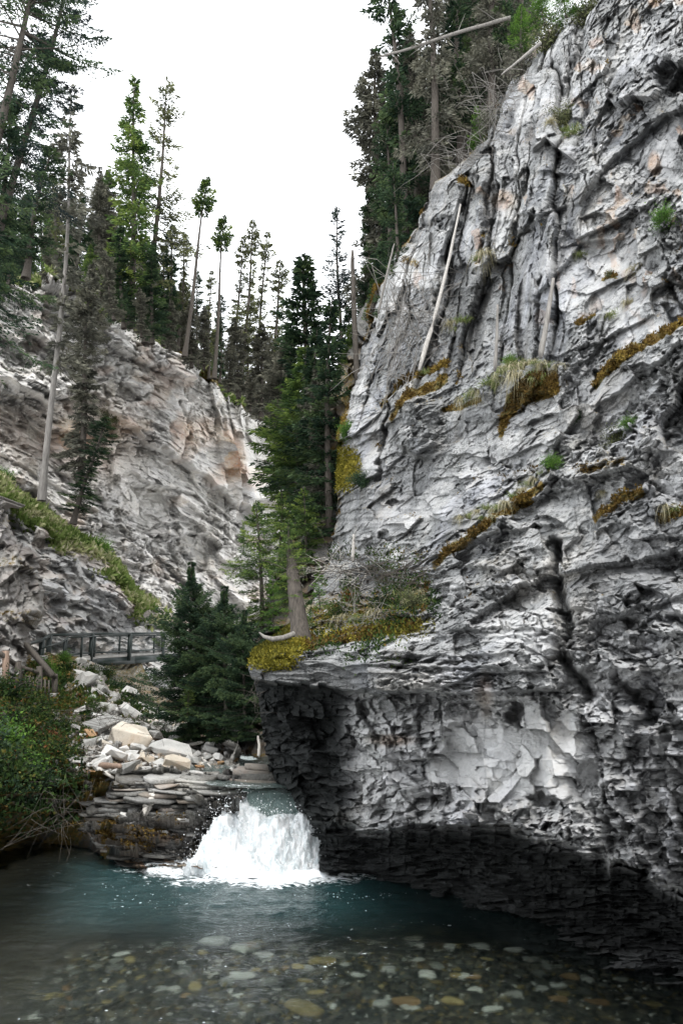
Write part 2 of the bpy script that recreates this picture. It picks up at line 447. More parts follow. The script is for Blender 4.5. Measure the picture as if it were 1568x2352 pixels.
    ar = hu * 1.0 - hv * .24 + w1 * .12; br = hv * .95 + w2 * .4
    r1, rid, re1 = facet(ar, br, .85, 4.2, 61, 1.1, .4); r2, rid2, re2 = facet(ar, br, .38, 1.5, 71, 1.8, .4); r3, rid3, _ = facet(ar, br, .17, .5, 81, 2., .4)
    ribs = .66 * r1 + .24 * (1 - .4 * plain) * r2 + .07 * (1 - .8 * plain) * r3 + .025 * (1 - plain) * f4 - .5 * np.exp(-(re1 / .07) ** 2)
    big, idb, be = facet(aa + bb * .12, bb + .05 * aa, .42, .62, 91, 1.3, .35, True, .9)
    big2, idb2, be2 = facet(aa + bb * .1, bb, .20, .24, 93, 1.6, .3, True, .95)
    blocks = .24 * big + .11 * big2 + .06 * f3 + .025 * f4 - .16 * (idb > .82)
    flat = .12 * big * (idb > .35) + .035 * big + .025 * big2 * (id2 > .4) + .004 * f4
    blk = blocks * (1 - smooth_face) + flat * smooth_face
    st = strat * (1 - rib) + ribs * rib
    calm = 1 - .55 * sstep(1000, 1100, py) * sstep(1560, 1500, py)
    st = np.where(py > 1000, st * (1 - .25 * sstep(1000, 1200, py)), st)
    blk = np.where(py > cavz, .20 * c1 + .09 * c2 + .02 * f4, blk)
    d = st * (1 - blocky) + blk * blocky
    # shattered rubble texture everywhere outside smooth zones
    rough = .04 * fbm(hu * 4, bed * 6, 99, 4) * (1 - .85 * plain) * (1 - .5 * rib) + .10 * fbm(a * .9, bed * 1.3, 98, 3) * (1 - smooth_face)
    d += rough + .30 * fbm(hu * .55, py / 115. * .6, 97, 2) * (1 - .8 * blocky)
    wob = fbm(px * .03, py * .01, 7, 4) * 9
    wobs = fbm(px * .02, py * .01, 8, 3) * 6
    # -- lower overhang and cave
    cav = polyx([(600, 1840), (690, 1860), (740, 1905), (830, 1905), (900, 1900), (1000, 1888), (1080, 1892), (1200, 1888), (1215, 1900), (1262, 1930), (1385, 1962), (1400, 1985), (1470, 1990), (1568, 2060), (2000, 2200)], px) + wobs
    cav = cav + 11 * (h2(np.floor((px + .4 * wob) / 47).astype(int), np.zeros(px.shape, int), 9) - .5) + 9 * (h2(np.floor((px + .6 * wob) / 19).astype(int), np.zeros(px.shape, int), 10) - .5)
    t = py - cav
    inner = sstep(2110, 2190, py - .10 * (px - 1200)) * sstep(1080, 1250, px)
    dc = -(1.1 * sstep(0, 9, t) + 1.0 * sstep(10, 60, t) + .6 * sstep(60, 130, t)) * (.3 + .7 * sstep(s + 10, s + 130, px)) * (1 - .3 * inner)
    d += .30 * np.exp(-((t + 22) / 26) ** 2)
    # block course hanging under the main lip
    m = sstep(1250, 1262, px) * (1 - sstep(1380, 1395, px)) * sstep(1888, 1895, py) * (1 - sstep(1962 + wobs * .3, 1966 + wobs * .3, py))
    d += m * .25
    # -- prow on the left: recess below the top beds
    pr = polyx([(560, 1552), (700, 1575), (850, 1592), (1000, 1588), (1280, 1578), (1300, 1560), (2000, 1600)], px) + wobs * .6
    pr = pr + 12 * (h2(np.floor((px + .4 * wob) / 53).astype(int), np.zeros(px.shape, int), 19) - .5) + 8 * (h2(np.floor((px + .6 * wob) / 21).astype(int), np.zeros(px.shape, int), 20) - .5)
    t = py - pr
    dc -= sstep(0, 7, t) * (1 - sstep(1900, 1980, py)) * np.interp(px, [560, 640, 760, 830, 900, 1250, 1290, 1320], [.9, 1.4, 1.5, .8, .55, .45, .3, 0]) * np.exp(-np.maximum(t - 60, 0) / np.interp(px, [560, 800, 900], [900, 400, 160]))
    d += lip(px, py, [(560, 1556), (700, 1578), (1000, 1592), (1285, 1582)], .35, 34, 4, 20, wobs * .6)
    for yy, o in ((1500, .22), (1528, .28), (1548, .2)):
        d += lip(px, py, [(600, yy + 6), (760, yy + 4), (1000, yy + 8), (1180, yy + 2)], o, 12, 3, 60, wobs)
    # overhanging block courses at the left of the pale face
    d += lip(px, py, [(815, 1678), (920, 1694), (1030, 1688)], .35, 26, 3, 10, wobs * .5)
    d += lip(px, py, [(868, 1742), (930, 1745), (1020, 1738)], .40, 24, 3, 10, wobs * .5)
    d += lip(px, py, [(1015, 1650), (1020, 1650), (1036, 1650)], .25, 40, 4, 6)
    d += lip(px, py, [(1250, 1830), (1300, 1836), (1312, 1828)], .3, 60, 3, 8)
    d += shelf(px, py, [(1240, 1745), (1300, 1745)], .18, 30, 3, 10)
    # fissure running up from the overhang
    wx_ = 9 * fbm(px * .05, py * .05, 61, 3); wy_ = 9 * fbm(px * .05, py * .05, 62, 3)
    qx = np.round((px + wx_) / 13) * 13 * .5 + (px + wx_) * .5; qy = np.round((py + wy_) / 11) * 11 * .5 + (py + wy_) * .5
    for pts, wd, dp in (([(1276, 1250), (1270, 1330), (1292, 1400), (1310, 1440), (1290, 1500), (1320, 1560), (1345, 1600)], 13, 1.1),
                        ([(1410, 1560), (1470, 1620), (1490, 1650)], 15, .8), ([(905, 880), (893, 960), (872, 1040), (864, 1100)], 4, .8),
                        ([(1213, 395), (1196, 470), (1180, 560)], 6, .9), ([(1138, 425), (1128, 500), (1104, 600)], 7, .9),
                        ([(1062, 470), (1035, 610), (1015, 720)], 7, .8), ([(1020, 585), (1012, 700), (990, 790)], 5, .5),
                        ([(1335, 30), (1322, 120), (1290, 215)], 9, 1.1), ([(1168, 270), (1160, 340)], 12, .9), ([(1325, 330), (1345, 260), (1370, 150)], 6, .7),
                        ([(1250, 640), (1235, 760), (1225, 830)], 5, .5), ([(1530, 640), (1560, 720)], 5, .5)):
        dd = segdist(pts, px + wob * .5 + 5 * w3 + .5 * (qx - px), py)
        d -= dp * np.exp(-(dd / wd) ** 2)
    for cx, cy, rx, ry, dp in ((1182, 1640, 20, 26, .8), (1545, 182, 34, 32, 2.2), (1016, 512, 13, 16, 1.2), (907, 1158, 17, 9, .6), (1485, 1600, 48, 26, .7),
                               (1250, 1835, 34, 16, .5), (1010, 1825, 26, 26, .45), (1345, 1780, 30, 34, .4), (1330, 1700, 0.1, .1, 0), (1100, 625, 14, 12, .6), (880, 1230, 14, 9, .5)):
        if dp: d -= dp * ell(qx, qy, cx, cy, rx, ry, .3)
    # upper right bulging arch with dark underside
    d += lip(px, py, [(1335, 470), (1380, 400), (1419, 356), (1474, 305), (1504, 282), (1568, 245), (1700, 225)], 1.1, 190, 7, 40, wob)
    d += lip(px, py, [(1240, 690), (1330, 560), (1420, 545)], .6, 90, 6, 30, wob)
    d += lip(px, py, [(1228, 352), (1262, 326), (1318, 372)], 1.2, 30, 4, 8)
    d += lip(px, py, [(1240, 400), (1270, 396), (1330, 402)], .5, 30, 5, 14)
    d += lip(px, py, [(1190, 492), (1250, 500), (1300, 470)], .5, 60, 5, 14)
    d += lip(px, py, [(1210, 690), (1255, 700)], .5, 60, 5, 14)
    # rounded boulder stuck in the wall
    d += 1.3 * ell(px, py, 955, 975, 48, 82, .5) * (1 - sstep(1040, 1052, py - (px - 955) * .5))
    # shelves carrying moss and grass
    for pts, o, L in (([(1380, 870), (1400, 845), (1490, 790), (1568, 742), (1700, 690)], .8, 50), ([(1060, 925), (1110, 885), (1160, 862), (1230, 842), (1300, 838)], .9, 60),
                      ([(885, 925), (950, 885), (1020, 835)], .8, 45), ([(1010, 1300), (1060, 1262), (1150, 1195), (1240, 1110), (1300, 1075)], .55, 45),
                      ([(1360, 1190), (1430, 1140), (1568, 1060)], .3, 40), ([(1300, 770), (1360, 725), (1400, 720)], .4, 40), ([(960, 1260), (1060, 1215)], .25, 30)):
        d += shelf(px, py, pts, o, L, 6, 14, wob * .5)
    for pts, o, L in (([(985, 1300), (1090, 1250), (1200, 1215), (1280, 1200)], .55, 40), ([(1085, 1310), (1150, 1318), (1210, 1290)], .5, 36), ([(1370, 930), (1568, 810), (1800, 700)], .5, 46),
                      ([(1300, 1430), (1420, 1415), (1700, 1330)], .28, 36), ([(1060, 1440), (1280, 1455)], .2, 30), ([(1300, 1130), (1400, 1085), (1568, 985)], .3, 36)):
        d += lip(px, py, pts, o, L, 4, 30, wob)
    # mossy shelf cut at the left (the hollow beneath the roots)
    d -= 1.6 * ell(px, py, 850, 1350, 60, 40, .5)
    W1 = W0 + N * d[..., None] + toward(W0, N, 0.) * dc[..., None]
    d = d + dc
    # masks
    upf = np.gradient(d, axis=0)           # steps out downward = top faces
    topface = sstep(.004, .03, blur(upf, 2, 0))
    pale = plain + .45 * sstep(1590, 1640, jy) * (1 - sstep(1880, 1900, py)) * sstep(790, 880, px) + .3 * ell(jx, jy, 1180, 1740, 420, 160, .4) * (1 - smooth_face) + .12 * sstep(1250, 1100, py) * (1 - rib)
    pale = pale + .38 * sstep(1200, 1330, px) * sstep(900, 1050, py) + .22 * sstep(1350, 1450, py) - .12 * sstep(1150, 1350, px) * sstep(980, 1100, py) * (1 - sstep(1500, 1560, py)) * (1 - .8 * plain)  # lower right paled in colour to offset sky light lost under the overhang
    mn = fbm(px * .02, py * .02, 44, 4)
    moss = np.zeros_like(px)
    for pts, u_, dn, s_ in (([(1368, 880), (1400, 850), (1490, 795), (1568, 748), (1700, 690)], 16, 22, 1.1), ([(1150, 985), (1165, 940), (1200, 905), (1250, 885), (1280, 880)], 50, 44, .95),
                        ([(905, 960), (930, 930), (960, 905), (1020, 870)], 22, 22, 1.), ([(880, 930), (920, 880), (1020, 838)], 18, 14, .9), ([(1020, 940), (1060, 935), (1100, 920)], 8, 12, .9),
                        ([(1000, 1300), (1050, 1262), (1110, 1225), (1180, 1170), (1250, 1120)], 20, 22, .85), ([(1370, 1190), (1430, 1145), (1480, 1130)], 12, 26, .75), ([(1520, 1190), (1600, 1180)], 10, 20, .9),
                        ([(1330, 745), (1365, 725)], 8, 12, .9), ([(1385, 640), (1410, 636)], 8, 8, .9), ([(700, 1475), (800, 1462), (960, 1435)], 24, 30, .9), ([(600, 1440), (640, 1440), (700, 1430), (980, 1390)], 150, 40, .55), ([(1060, 420), (1075, 425)], 12, 14, .9),
                        ([(930, 600), (960, 610)], 20, 20, .6), ([(1330, 1080), (1440, 1060)], 12, 40, .55)):
        moss = np.maximum(moss, s_ * band(px, py, pts, u_, dn, 16, wob * .5))
    edge = np.clip((px - s) / 26, 0, 1)
    moss = np.maximum(moss, (.62 + .3 * mn) * (1 - edge) * sstep(1300, 1200, py) * (py > 240))
    moss = np.maximum(moss, .42 * topface * sstep(1500, 1420, py) * (mn > .1))
    rust = .5 * (mn > .35) * sstep(900, 500, py) * .8 * sstep(0, .5, vnoise(px * .05, py * .03, 77)) + .5 * ell(px, py, 1500, 375, 14, 26) + .4 * ell(px, py, 1155, 460, 30, 22) + .35 * ell(px, py, 1115, 1600, 16, 40, .8) + .45 * ell(px, py, 900, 1700, 50, 12, .6)
    wet_shade = sstep(-10, 30, py - cav) * .97  # cave shade painted into the colour over its wet rock
    wet_shade = np.maximum(wet_shade, 1. * sstep(850, 770, px) * sstep(-4, 10, py - pr))  # shade of the prow darkened in along with its wet rock
    wet_shade = np.maximum(wet_shade, .6 * sstep(960, 760, px) * sstep(1480, 1560, py) * (1 - sstep(1640, 1700, py)))
    wet_shade = np.maximum(wet_shade, .5 * ell(px, py, 850, 1350, 110, 60, .5))
    wet_shade = wet_shade * (1 - .12 * inner)
    tone = (.35 * id1 + .3 * id2 + .35 * id3) * (1 - rib) + (.5 * rid + .5 * rid2) * rib
    tone = np.where(blocky > .5, .4 * idb + .4 * idb2 + .2 * id3, tone)
    # wrap the left edge and the top round to the back
    K = 14
    back = np.zeros((H, K, 3))
    zn = np.interp(v[:, 0], [-160, 500, 1250, 1560, 2400], [0, 0, 0, 0, 0])
    for k in range(K):
        q = (K - k) / K
        back[:, k, 0] = W1[:, 0, 0] + 8 * q ** 1.6 + .0
        back[:, k, 1] = W1[:, 0, 1] + 14 * q
        back[:, k, 2] = W1[:, 0, 2] + .0 * q
    bn = fbm(back[..., 1] * .8, back[..., 2] * .8, 66, 3) * .35
    back[..., 0] += bn * np.linspace(1, 0, K)[None, :]
    MASKS['moss'] = moss
    A = np.concatenate([back, W1], 1)
    top = np.stack([A[0] + np.array([2.0 * q, 9 * q, 1.5 * q]) for q in (4, 2.6, 1.5, .8, .3)], 0)
    A = np.concatenate([top, A], 0)
    ext = lambda m, val=None: np.concatenate([np.repeat(np.concatenate([np.repeat(m[:, :1], K, 1), m], 1)[:1], 5, 0), np.concatenate([np.repeat(m[:, :1], K, 1), m], 1)], 0)
    mask = pack_mask(ext(pale).shape, ext(pale), ext(moss), ext(rust))
    h, w = A.shape[:2]
    o = mesh_obj('canyon_cliff', A.reshape(-1, 3), grid_faces(h, w), M['cliff'], attrs={'mask': mask.reshape(-1, 4), 'tone': ext(tone).ravel(), 'wet': np.clip(ext(wet_shade), 0, 1).ravel()})
    tag(o, kind='structure')
    return px, py, W1
MASKS = {}
RPX, RPY, RW = build_right()
def on_right(px, py, out=0.):
    """world point of the finished cliff surface seen at (px,py)"""
    i = int(np.clip(np.interp(py, RPY[:, 0], np.arange(len(RPY))), 0, len(RPY) - 1))
    j = int(np.clip(np.searchsorted(RPX[i], px), 0, RPX.shape[1] - 1))
    p = RW[i, j].copy(); p[1] -= out; return Vector(p.tolist())

# ---- generic relief from an upper outline downwards --------------------------
def relief(name, mat, top, bot, x0, x1, H, W, depth, disp, masks, back=(0, 30, 6), nz=.5, nb=10, bm=.55):
    u = np.linspace(x0, x1, W)[None, :]
    t = polyx(top, u); b = polyx(bot, u)
    t = t + fbm(u * .04, u * 0 + .5, 12, 4) * 6
    v = np.linspace(0, 1, H)[:, None]
    px = u + 0 * v; py = t + (b - t) * v
    D = depth(px, py); D = blur(blur(D, 8, 0), 8, 1)
    D = D + 2.2 * (1 - np.clip((py - t) / 30, 0, 1)) ** 2
    W0 = P(px, py, D); N = normals(W0)
    if (N[..., 1] > 0).mean() > .5: N = -N
    N = np.stack([blur(blur(N[..., k], 12, 0), 12, 1) for k in range(3)], -1)
    N = toward(W0, N, .2)
    d, tone = disp(px, py, W0)
    W1 = W0 + N * d[..., None]
    pale, moss, rust, wet_shade = masks(px, py, W1, d)
    tp = []
    for k in range(nb):
        q = 1 - k / nb
        r = W1[0] + np.array([back[0] * q, back[1] * q, back[2] * q * q])
        r[:, 2] += .5 * fbm(r[:, 0] * .3, r[:, 1] * .3, 5, 3) * min(1, q * 3)
        tp.append(r)
    A = np.concatenate([np.stack(tp), W1], 0)
    e = lambda m, z=None: np.concatenate([np.repeat((m[:1] if z is None else m[:1] * 0 + z), nb, 0), m], 0)
    mask = pack_mask(A.shape[:2], e(pale + 0 * px), e(moss + 0 * px, bm), e(rust + 0 * px))
    o = mesh_obj(name, A.reshape(-1, 3), grid_faces(*A.shape[:2]), mat, attrs={'mask': mask.reshape(-1, 4), 'tone': e(tone).ravel(), 'wet': np.clip(e(wet_shade + 0 * px), 0, 1).ravel()})
    tag(o, kind='structure')
    return px, py, W1

# ---- far curved cliff on the left ------------------------------------------
FTOP = [(-300, 560), (0, 648), (80, 640), (170, 665), (215, 715), (262, 720), (330, 768), (400, 803), (450, 838), (500, 880), (560, 925), (650, 985), (720, 1020), (900, 1060)]
def far_depth(px, py):
    return net([500, 900, 1100, 1300, 1700], [-300, 0, 200, 420, 600, 720, 900],
               [[50, 53, 60, 70, 78, 84, 90], [46, 50, 57, 67, 76, 82, 88], [46, 50, 57, 68, 77, 82, 88], [44, 48, 55, 64, 73, 78, 84], [42, 46, 52, 60, 68, 74, 80]], px, py)
def far_disp(px, py, Wd):
    X, Y, Z = Wd[..., 0], Wd[..., 1], Wd[..., 2]
    a = X * .6 + Y * .8; bed = Z + .42 * a * 1.0
    w1 = fbm(a * .12, bed * .12, 3, 4); w2 = fbm(a * .12, bed * .12, 13, 4)
    u = (px - 300) / 30.; v = -(py - 900) / 30. ; aa = u * .95 - v * .25 + w1 * .7; bb = v + .42 * u + w2 * .5
    f1, i1, e1 = facet(aa, bb, 4.4, 2.6, 121, .9, .5, True, 1.); f2, i2, e2 = facet(aa, bb + .1 * aa, 1.7, 1.0, 131, 1.6, .4, True, 1.); f3, i3, _ = facet(aa + .2 * bb, bb, .75, .45, 141, 2., .35, True, 1.); f4, i4, _ = facet(aa, bb, .33, .24, 151, 2., .3, False, 1.)
    cm = sstep(-.35, .3, fbm(u * .3, v * .3, 71, 3))
    d = 1.0 * f1 + .40 * (.5 + .5 * cm) * f2 + .22 * (.35 + .65 * cm) * f3 + .09 * (.4 + .6 * cm) * f4 - .35 * (i3 > .9) * cm
    for q, (per, am) in enumerate(((1.9, .95), (.8, .45))):
        ph = (bb + .3 * fbm(u * .2, v * .2, 74 + q, 3)) / per; fr = ph - np.floor(ph)
        d += am * (1 - fr) * sstep(0, .06, fr) * np.clip(.3 + .9 * vnoise(aa * .3 / per, np.floor(ph) * 3.7, 76 + q), 0, 1)
    vr, iv, ve = facet(u + w1 * .2 + .1 * v, v, .8, 3.4, 161, 1.4, .4)
    m = sstep(420, 560, px) * sstep(1230, 1120, py) * sstep(760, 860, py)
    d = d * (1 - .6 * m) + m * (.9 * vr) * (1 - .75 * sstep(540, 600, px))
    wob = fbm(px * .03, py * .02, 17, 4) * 9
    d += lip(px, py, [(-100, 850), (0, 885), (60, 905), (130, 935)], 3.0, 40, 8, 20, wob)
    d += lip(px, py, [(235, 945), (330, 1010), (420, 1062), (500, 1125), (600, 1195)], 2.6, 60, 10, 30, wob)
    d += lip(px, py, [(280, 1085), (420, 1150), (560, 1240)], 1.0, 40, 8, 30, wob)
    for cx, cy, pts in ((0, 0, [(415, 925), (430, 1000), (405, 1060)]), (0, 0, [(505, 930), (520, 1000)])):
        d -= 1.0 * np.exp(-(segdist(pts, px + wob, py) / 5) ** 2)
    return d, .35 * i1 + .3 * i2 + .35 * i3
def far_masks(px, py, Wd, d):
    n = fbm(px * .012, py * .02, 31, 4)
    pale = .25 + .35 * n + .35 * ell(px, py, 90, 780, 90, 100, .6) + .2
    t = py - np.interp(px, FTOP_X, FTOP_Y)
    moss = .8 * sstep(16, 2, t + 10 * n)
    rust = .8 * ell(px, py, 530, 1050, 26, 50, .8) * (n > -.5) + .35 * sstep(.3, .8, n) + .5 * ell(px, py, 470, 990, 60, 30, .8) + .3 * ell(px, py, 60, 1000, 110, 60, .8) + .35 * ell(px, py, 215, 1010, 90, 90, .8)
    return pale, moss, rust, 0 * px
FTOP_X = [p[0] for p in FTOP]; FTOP_Y = [p[1] for p in FTOP]
FPX, FPY, FW = relief('far_cliff', M['far'], FTOP, [(-300, 1700), (900, 1700)], -300, 900, 620, 700, far_depth, far_disp, far_masks, back=(10, 60, 16))

# ---- mid slope on the left with a grassy ledge -------------------------------
STOP = [(-300, 1000), (0, 1092), (60, 1150), (90, 1160), (140, 1205), (200, 1236), (255, 1270), (280, 1310), (310, 1360), (380, 1396), (440, 1440), (640, 1600)]
def mid_depth(px, py):
    return net([1000, 1250, 1400, 1560, 1700], [-300, 0, 150, 300, 420, 640], [[38, 44, 50, 56, 60, 66], [34, 40, 46, 53, 58, 64], [31, 36, 43, 50, 56, 62], [30, 34, 40, 48, 53, 56], [30, 33, 38, 44, 47, 50]], px, py)
def mid_disp(px, py, Wd):
    X, Y, Z = Wd[..., 0], Wd[..., 1], Wd[..., 2]
    a = X * .95 + Y * .3; bed = Z + .3 * X
    a = px / 36.; bed = -py / 36. + .25 * a
    w1 = fbm(a * .25, bed * .25, 3, 4) * .5; w2 = fbm(a * .25, bed * .25, 13, 4) * .4
    f1, i1, e1 = facet(a + w1, bed + w2, 2.2, 1.6, 221, 1., .5, True, 1.); f2, i2, e2 = facet(a + w1 + .2 * bed, bed + w2, .9, .7, 231, 1.8, .5, True, 1.); f3, i3, _ = facet(a, bed + w2, .4, .3, 241, 2., .4, True, 1.)
    calm = sstep(30, 80, py - np.interp(px, [p[0] for p in STOP], [p[1] for p in STOP]))
    d = (.5 * f1 + .26 * f2) * (.08 + .92 * calm) + .10 * f3 * (.4 + .6 * calm) + .12 * fbm(a * 1.5, bed * 1.5, 9, 4)
    wob = fbm(px * .03, py * .02, 17, 4) * 7
    d += lip(px, py, [(60, 1340), (150, 1380), (260, 1400)], .8, 40, 6, 20, wob)
    return d, .35 * i1 + .3 * i2 + .35 * i3
def mid_masks(px, py, Wd, d):
    n = fbm(px * .03, py * .04, 33, 4)
    t = py - np.interp(px, [p[0] for p in STOP], [p[1] for p in STOP])
    grass = sstep(74, 34, t + 26 * n) * sstep(-60, 10, px) * sstep(400, 300, px)
    return .2 + .3 * n, .5 * grass, .25 * (1 - grass) * sstep(.2, .7, n) + .3 * sstep(70, 20, t), 0 * px
MPX, MPY, MW = relief('rock_slope', M['slope'], STOP, [(-300, 1700), (640, 1700)], -300, 640, 420, 560, mid_depth, mid_disp, mid_masks, back=(-1, 5, -3.), nb=4)

# ---- nearer dark rock at the far left ---------------------------------------
NTOP = [(-300, 1100), (-40, 1130), (0, 1156), (30, 1225), (78, 1265), (100, 1330), (104, 1400), (80, 1455), (64, 1500), (50, 1560), (40, 1700)]
def near_disp(px, py, Wd):
    X, Y, Z = Wd[..., 0], Wd[..., 1], Wd[..., 2]
    a = px / 66.; Z = -py / 66.
    w1 = fbm(a * .35, Z * .35, 3, 4) * .4
    f1, i1, e1 = facet(a * .9 - Z * .3 + w1, Z + a * .2, .9, 2.2, 321, 1.2, .4); f2, i2, _ = facet(a + w1, Z, .45, .7, 331, 1.8, .5); f3, i3, _ = facet(a, Z, .2, .2, 341, 2., .4, False)
    return .35 * f1 + .2 * f2 + .08 * f3 + .08 * fbm(a * 2, Z * 2, 9, 4), .4 * i1 + .3 * i2 + .3 * i3
def build_near():
    H, W = 300, 220
    v = np.linspace(1120, 1720, H)[:, None]
    edge = np.interp(v, [1120, 1156, 1225, 1265, 1330, 1400, 1455, 1500, 1560, 1700], [-60, 0, 30, 74, 98, 100, 80, 62, 50, 30]) + fbm(v * .05, v * 0, 4, 3) * 4
    u = np.linspace(0, 1, W)[None, :]
    px = -320 + (edge + 320) * u; py = v + 0 * u
    D = net([1100, 1300, 1500, 1720], [-320, 0, 110], [[25, 30, 32], [23, 27, 29], [22, 25, 27], [21, 24, 26]], px, py)
    D = D + 4.0 * np.clip(1 - (edge - px) / 40, 0, 1) ** 2 + 3 * np.clip(1 - (py - 1120 - (edge - px) * .1) / 60, 0, 1) ** 2
    W0 = P(px, py, D); N = normals(W0)
    if (N[..., 1] > 0).mean() > .5: N = -N
    N = toward(W0, N, .2)
    d, tone = near_disp(px, py, W0); W1 = W0 + N * d[..., None]
    bk = np.stack([W1[:, -1] + np.array([-7 * q, 8 * q, 0]) for q in (.1, .25, .5, 1.)], 1)
    A = np.concatenate([W1, bk], 1)
    tp = np.stack([A[0] + np.array([0, 6 * q, .5 * q]) for q in (1, .5, .2)], 0); A = np.concatenate([tp, A], 0)
    h, w = A.shape[:2]
    n = fbm(A[..., 0], A[..., 2], 8, 3)
    tn = np.zeros((h, w)); tn[3:, :W] = tone
    mask = pack_mask((h, w), .05 + .3 * n, .5 * (n > .5), .15)
    tag(mesh_obj('leaning_cliff', A.reshape(-1, 3), grid_faces(h, w), M['slope'], attrs={'mask': mask.reshape(-1, 4), 'tone': tn.ravel(), 'wet': np.full(h * w, .25)}), kind='structure')
build_near()

# ---- wooded, mossy slope upstream, behind the centre trees -------------------
def up_depth(px, py): return net([600, 1100, 1400, 1700], [480, 700, 960], [[44, 40, 34], [40, 35, 30], [34, 28, 26], [28, 25, 22]], px, py)
def up_disp(px, py, Wd):
    X, Z = px / 55. + .3 * fbm(px * .02, py * .02, 5, 3), -py / 55. + .3 * fbm(px * .02, py * .02, 6, 3)
    f1, i1, _ = facet(X, Z, 2.2, 2.6, 421, .9, .6); f2, i2, _ = facet(X, Z, .8, .8, 431, .9, .6, False)
    return .6 * f1 + .3 * f2 + .3 * fbm(X, Z, 3, 4), .5 * i1 + .5 * i2
def up_masks(px, py, Wd, d):
    n = fbm(px * .03, py * .03, 34, 4)
    return .1 + .2 * n, .30 + .3 * n, .3 * (n > .2), .5 + 0 * px
relief('wooded_slope', M['bank'], [(480, 1640), (560, 1520), (610, 1390), (655, 1250), (690, 1080), (730, 950), (790, 800), (840, 700), (900, 620), (960, 560)], [(480, 1800), (960, 1800)], 490, 960, 330, 240, up_depth, up_disp, up_masks, back=(4, 20, 3), bm=.3)

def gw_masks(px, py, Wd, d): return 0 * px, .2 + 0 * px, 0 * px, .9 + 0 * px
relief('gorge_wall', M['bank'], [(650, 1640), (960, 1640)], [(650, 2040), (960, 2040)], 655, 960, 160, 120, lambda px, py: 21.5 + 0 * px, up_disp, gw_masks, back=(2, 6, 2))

# ---- talus slope, left bank and ledges (one terrain sheet) -------------------
BTOP = [(-800, 1420), (-320, 1480), (40, 1520), (90, 1512), (160, 1504), (215, 1520), (300, 1600), (360, 1640), (440, 1690), (560, 1735), (640, 1770)]
def talus_depth(px, py):
    return net([1480, 1560, 1620, 1700, 1760, 1800, 1850, 1900, 1990, 2100], [-320, 0, 170, 300, 440, 560, 640],
               [[30, 33, 38, 42, 44, 44, 44], [22, 25, 31.5, 36, 38, 38, 38], [17.5, 21, 27, 30.5, 33, 34, 34], [15, 18.5, 22.5, 24, 26.5, 26.5, 26.5],
                [13.6, 16.6, 20, 21, 21.8, 22, 22], [12.9, 15.6, 19, 19.8, 20, 20, 20], [12.4, 15, 18.3, 18.8, 18.5, 18.5, 18.5], [12, 14.6, 17.4, 17.6, 17.6, 17.8, 17.8], [11.8, 14.4, 16.6, 16.7, 16.8, 17, 17], [11.6, 14.2, 16.5, 16.6, 16.8, 17, 17]], px, py)
CAVL = [(-320, 1860), (0, 1880), (130, 1880), (180, 1905), (240, 1950), (290, 1975), (345, 1992), (400, 1990), (450, 1960), (640, 1960)]
def bank_disp(px, py, Wd):
    X, Y, Z = Wd[..., 0], Wd[..., 1], Wd[..., 2]
    w1 = fbm(X * .6, Y * .3, 3, 4); w2 = fbm(X * .4, Z * .8, 13, 4)
    low = sstep(1770, 1795, py)
    qu = px / 100. + w1 * .06; qv = -py / 100. + .05 * qu + w1 * .03; b1, i1, _ = facet(qu, qv, 1.0, .19, 521, .7, .6, True, .9); b2, i2, _ = facet(qu, qv, .42, .085, 531, .9, .6, True, .9); b3, i3, _ = facet(qu, qv, .13, .045, 541, 1.2, .5, True, .9)
    s1, j1, _ = facet(px * .03, py * .06, 1., 1., 551, .9, .6, False); s2, j2, _ = facet(px * .08, py * .16, 1., 1., 561, .9, .6, False)
    d = low * (.42 * b1 + .26 * b2 + .09 * b3) + (1 - low) * (.22 * s1 + .12 * s2)
    wob = fbm(px * .03, py * .02, 27, 4) * 5
    # thick upper slab with a dark undercut
    t = lip(px, py, [(180, 1850), (280, 1838), (400, 1838), (470, 1870), (538, 1890), (560, 1890)], .9, 40, 4, 12, wob)
    d += t
    d += shelf(px, py, [(262, 1792), (400, 1790), (545, 1806)], .5, 30, 4, 14, wob * .6)
    d += shelf(px, py, [(290, 1856), (345, 1862), (470, 1880)], .5, 40, 4, 14, wob * .6)
    d += lip(px, py, [(330, 1945), (450, 1940)], .35, 26, 3, 14, wob)
    cav = polyx(CAVL, px) + wob
    d -= 2.2 * sstep(0, 14, py - cav) * sstep(340, 200, px) + 2.2 * sstep(20, 70, py - cav) * sstep(330, 180, px)
    return d, np.where(low > .5, .5 * i1 + .3 * i2 + .2 * i3, .5 * j1 + .5 * j2)
def bank_masks(px, py, Wd, d):
    n = fbm(px * .03, py * .04, 35, 4)
    low = sstep(1745, 1790, py)
    veg = sstep(260, 130, px + 30 * n) 
    moss = .45 * veg + (1 - low) * (.30 + .3 * n) + low * (.28 + .4 * n) * sstep(330, 200, px) + .35 * low * (n > .2)
    pale = (1 - low) * .3 + low * .5
    rust = .4 * sstep(1890, 1930, py) * (n > -.2) + .9 * ell(px, py, 345, 1985, 60, 14, .6) + .35 * (1 - low) * (n > 0)
    wet_shade = .55 * sstep(1800, 1840, py) * sstep(420, 520, px) + .4 * sstep(1900, 1960, py) * sstep(420, 300, px) + .25 * sstep(1880, 1930, py) + .5 * sstep(200, 60, px) * sstep(1700, 1850, py)
    wet_shade = wet_shade + .8 * sstep(-10, 20, py - polyx(CAVL, px)) * sstep(360, 240, px)  # shade of the bank's undercut painted in near-black
    return pale, moss, rust, np.clip(wet_shade, 0, 1)
TPX, TPY, TW = relief('river_bank', M['bank'], BTOP, [(-800, 2110), (640, 2110)], -800, 550, 640, 820, talus_depth, bank_disp, bank_masks, back=(0, 8, 0), nb=4)
